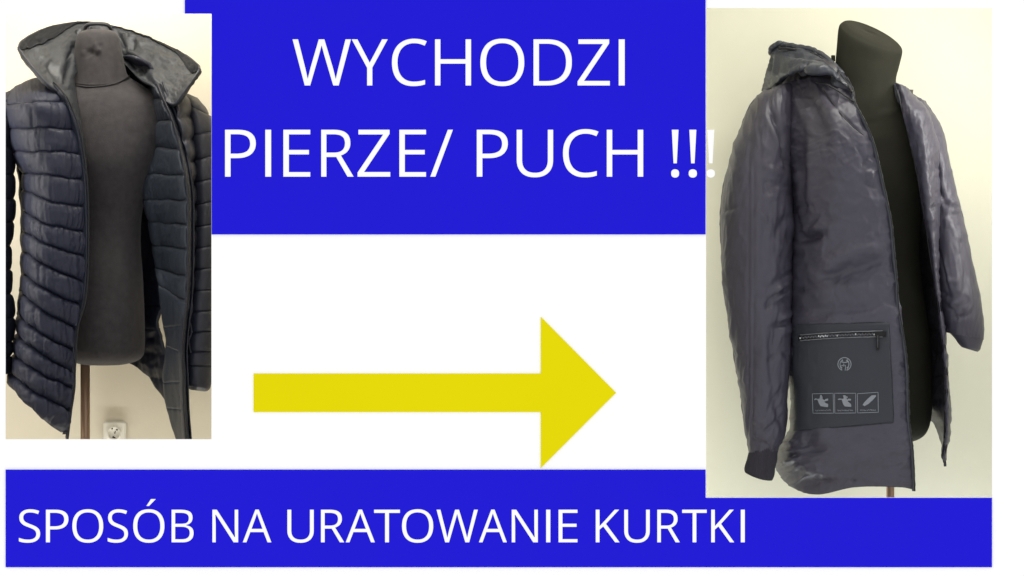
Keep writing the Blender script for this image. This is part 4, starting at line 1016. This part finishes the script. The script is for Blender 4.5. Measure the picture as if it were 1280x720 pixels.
cord('zip_end', [(1180, 560, .21), (1178, 570, .205), (1180.5, 576, .205), (1181.5, 583, .205)], .0035, M['placket'], rfp, 8, 8, .0008)

# sleeves
def sleeve_d(folds, seed, amp=1.0, extra=()):
    wr = wrinkles(seed, amp, True)
    def d(T, V, X, Y):
        Xr = X + np.where(np.sin(T) < 0, 300, 0)
        h = wr(Xr, Y)
        for e in extra:
            h = h + e(Xr, Y)
        for q in folds:
            h = h + fold(Xr, Y, *q)
        return h
    return d


lf = [(937, 190, 936, 560, 1.6, -.0028, .1), (942, 190, 941, 560, 1.6, -.0028, .1), (939.5, 190, 938.5, 560, 1.8, .0022, .1), (960, 130, 984, 185, 5, -.007), (972, 160, 985, 205, 3.5, -.009), (962, 145, 978, 195, 6, .006), (963, 136, 972, 160, 2, -.008), (971, 158, 981, 186, 2, -.009), (978, 184, 988, 208, 2.2, -.009),
      (975, 190, 988, 215, 3, -.008), (952, 226, 985, 232, 3, -.003), (902, 264, 926, 258, 3, -.005), (950, 205, 984, 222, 4, .004), (964, 300, 992, 260, 5, -.006), (986, 250, 990, 300, 4, .008),
      (962, 374, 990, 358, 3, -.009), (966, 368, 990, 350, 3, .009), (972, 350, 992, 338, 2.5, -.007), (958, 388, 964, 376, 2.5, -.008), (964, 382, 990, 371, 3, -.006), (970, 408, 986, 402, 3, -.008), (974, 400, 988, 392, 3, .007),
      (954, 372, 936, 370, 4, -.003), (958, 452, 972, 444, 2.5, -.006), (978, 440, 986, 448, 2.5, -.006), (952, 380, 958, 520, 8, .005), (966, 400, 962, 520, 8, -.006), (956, 520, 976, 480, 3, -.006), (960, 512, 978, 474, 3, .006),
      (970, 500, 980, 540, 5, -.010), (934, 524, 968, 530, 4, .004), (936, 548, 962, 556, 3, -.005), (950, 545, 978, 520, 3, -.006), (912, 446, 932, 440, 3, -.003), (918, 480, 940, 470, 4, .003), (928, 160, 916, 240, 8, .004), (946, 250, 946, 350, 8, .004)]
rows = [(973, 108, .40, 18, .06, -5), (967, 117, .385, 25, .08, -8), (962, 138, .36, 30.5, .09, -9), (956, 172, .33, 36, .095, -4), (950, 212, .30, 41, .09, -2), (946.5, 252, .28, 44.5, .086), (945.5, 300, .265, 44.5, .084),
        (947, 350, .25, 43, .08), (949, 400, .235, 38.5, .074), (953, 450, .22, 35, .068), (955, 495, .21, 29, .062), (956.5, 528, .205, 27, .058), (957, 548, .20, 23, .052, -2), (955, 560, .20, 18.5, .042, -3), (955, 566, .20, 17, .040, -3)]
n_ = len(rows) - 1
W, n, G = tube(rows, 130, np.linspace(0, n_, n_ * 20 + 1), sleeve_d(lf, 401, .9, (creases(21, 26, 955, 992, 330, 420, -28, 16, (12, 34), .0060, (1.4, 3.2)), creases(22, 22, 955, 990, 150, 330, 50, 25, (12, 40), .0040),
                                                                        creases(23, 24, 930, 985, 420, 555, -35, 30, (10, 34), .0036), creases(24, 14, 902, 940, 150, 480, 80, 14, (20, 60), .0026))))
sv = sheet('sleeve', W, n, .005, [M['satin'], M['satin_in']], hj, True)
rows = [(956, 559, .20, 18, .042, -3), (953.5, 568, .20, 18.5, .044, -3), (951, 580, .20, 18.5, .044, 2), (949, 590, .20, 18, .043, 4, 2), (948, 594.5, .20, 16.8, .041, 5, 4)]
W, n, G = tube(rows, 160, np.linspace(0, 4, 60), lambda T, V, X, Y: .0011 * np.sin(T * 46) + .002 * noise(X * .1, Y * .1, 3))
sheet('cuff', W, n, .005, [M['rib'], M['satin_in']], sv, True)
rf = [(1168, 230, 1188, 262, 4, -.008), (1172, 248, 1200, 256, 4, .007), (1172, 268, 1200, 270, 4, -.006), (1172, 305, 1188, 370, 2.2, -.007), (1176, 312, 1192, 372, 2, .004), (1180, 350, 1196, 352, 3, .004), (1182, 388, 1200, 376, 3, .006),
      (1190, 400, 1212, 392, 3, -.006), (1192, 330, 1206, 400, 8, .005), (1176, 180, 1180, 230, 5, .005), (1178, 366, 1190, 372, 2.5, -.006), (1182, 380, 1192, 388, 2.5, -.006)]
rows = [(1148, 122, .40, 8, .04, 4), (1156, 138, .39, 15, .06, 9), (1163, 160, .37, 16, .075, 6), (1170, 190, .35, 13.5, .078), (1176, 225, .33, 16, .078), (1183, 265, .31, 19, .076), (1189, 310, .29, 22.5, .073), (1196, 355, .275, 25.5, .07),
        (1202, 390, .265, 26, .066), (1205, 410, .26, 24.5, .06, 2), (1206, 420, .26, 23, .054, 5)]
n_ = len(rows) - 1
W, n, G = tube(rows, 110, np.linspace(0, n_, n_ * 18 + 1), sleeve_d(rf, 501, .8, (creases(31, 30, 1168, 1200, 170, 420, 20, 35, (8, 24), .0036, (1.4, 3)), creases(32, 16, 1180, 1230, 260, 430, 70, 20, (16, 44), .0030))))
sv = sheet('sleeve', W, n, .005, [M['satin'], M['satin_in']], hj, True)
rows = [(1205, 412, .26, 23.5, .056, 2), (1208, 420, .26, 21, .052, 4), (1210, 428, .26, 16.5, .046, 5), (1211.5, 433, .26, 14, .042, 4), (1212, 437, .26, 10, .036, 3)]
W, n, G = tube(rows, 80, np.linspace(0, 4, 40), lambda T, V, X, Y: .0006 * np.sin(T * 40))
sheet('cuff', W, n, .004, [M['satin'], M['satin_in']], sv, True)

# hood, lying crumpled behind the neck
HD = [[(951.5, 114, .47), (973, 107, .38), (1003, 99, .315), (1034, 101, .265), (1064, 120, .215)],
      [(954.5, 100, .45), (975, 97, .35), (1005, 91, .285), (1036, 95, .245), (1064.5, 113, .21)],
      [(958, 86, .43), (980, 84, .335), (1010, 82, .28), (1038, 89, .25), (1064, 107, .225)],
      [(963, 70, .43), (985, 69, .36), (1012, 71, .325), (1036, 80, .29), (1060, 101, .25)],
      [(965, 58, .45), (987, 56.5, .42), (1012, 61.5, .39), (1035, 73, .35), (1057, 94, .29)],
      [(968, 60, .53), (990, 61, .52), (1012, 66, .49), (1034, 77, .45), (1054, 96, .38)],
      [(970, 112, .58), (985, 108, .58), (1012, 106, .56), (1034, 108, .52), (1052, 112, .45)]]


def hood_d(U, V, X, Y):
    f = lambda *a: fold(X, Y, *a)
    h = f(976, 107, 1002, 95, 4, -.030) + f(996, 94, 1046, 99, 3.6, -.052) + f(1002, 87, 1042, 91, 5, .026) + f(986, 92, 1000, 86, 4, .008) + f(1002, 92, 1012, 80, 2.5, -.007)
    h = h + f(988, 88, 992, 95, 2.2, .006) + f(1040, 97, 1066, 122, 2.8, -.020) + f(1042, 84, 1052, 104, 3, -.007) + f(1046, 92, 1058, 108, 2.5, .007) + f(1050, 96, 1060, 112, 2, -.005)
    h = h + f(966, 66, 960, 108, 2.2, -.006) + f(970, 66, 966, 104, 2.2, .005) + f(976, 70, 970, 100, 2.6, -.004) + f(976, 64, 1026, 75, 3.5, -.012) + f(990, 72, 1030, 80, 6, .005) + f(1036, 100, 1060, 116, 4, .007)
    return h + .003 * noise(X * .06, Y * .08, 61) + .0018 * noise(X * .15, Y * .17, 62) + .0009 * noise(X * .38, Y * .38, 64)


W, n, G = surface(HD, np.linspace(0, 4, 130), np.linspace(0, 6, 150), hood_d, (50, 60))
hd = sheet('hood', W, n, .004, [M['satin_hood'], M['satin_in']], hj)
cord('hood_rim', [(963.5, 66, .44), (965, 59.5, .43), (975, 54.5, .42), (986, 57, .41), (1000, 59, .39), (1015, 62.5, .37), (1030, 70, .34), (1042, 81, .31), (1053, 93, .28)], .0075, M['satin_hood'], hd, 10, 12, .003)
cord('hood_binding', [(972, 60.5, .40), (985, 61, .385), (1000, 63.5, .37), (1016, 67, .35), (1032, 76, .31), (1046, 88, .27), (1057, 101, .235), (1065, 115, .20)], .0028, M['black_cord'], hd, 10, 8, .001)
cord('neck_seam', [(1020, 103, .262), (1034, 106, .238), (1048, 114, .222), (1058, 121, .205), (1067, 127, .185)], .0022, M['black_cord'], hd, 8, 8, .0008)
# the collar end at the other side of the neck
CR = [[(1117, 101, .36), (1122, 104, .35), (1128, 108, .37), (1131, 113, .42)], [(1118, 112, .30), (1126, 112, .28), (1133, 119, .33), (1137, 126, .40)], [(1122, 128, .24), (1130, 126, .22), (1137, 132, .28), (1143, 142, .36)]]
W, n, G = surface(CR, np.linspace(0, 3, 40), np.linspace(0, 2, 40), lambda U, V, X, Y: .004 * noise(X * .12, Y * .12, 91) + fold(X, Y, 1128, 106, 1130, 130, 2.5, -.006), (20, 14))
sheet('collar', W, n, .006, [M['satin_hood'], M['satin_in']], hj)
# small tag at the back of the neck
tx, ty, tz_ = px_to_world(1041, 71, .36)
box('neck_tab', tx - .004, tx + .006, ty - .006, ty + .006, tz_ - .012, tz_ + .004, M['olive'], [o for o in bpy.data.objects if o.name == 'dress_form.001'][0], .001)
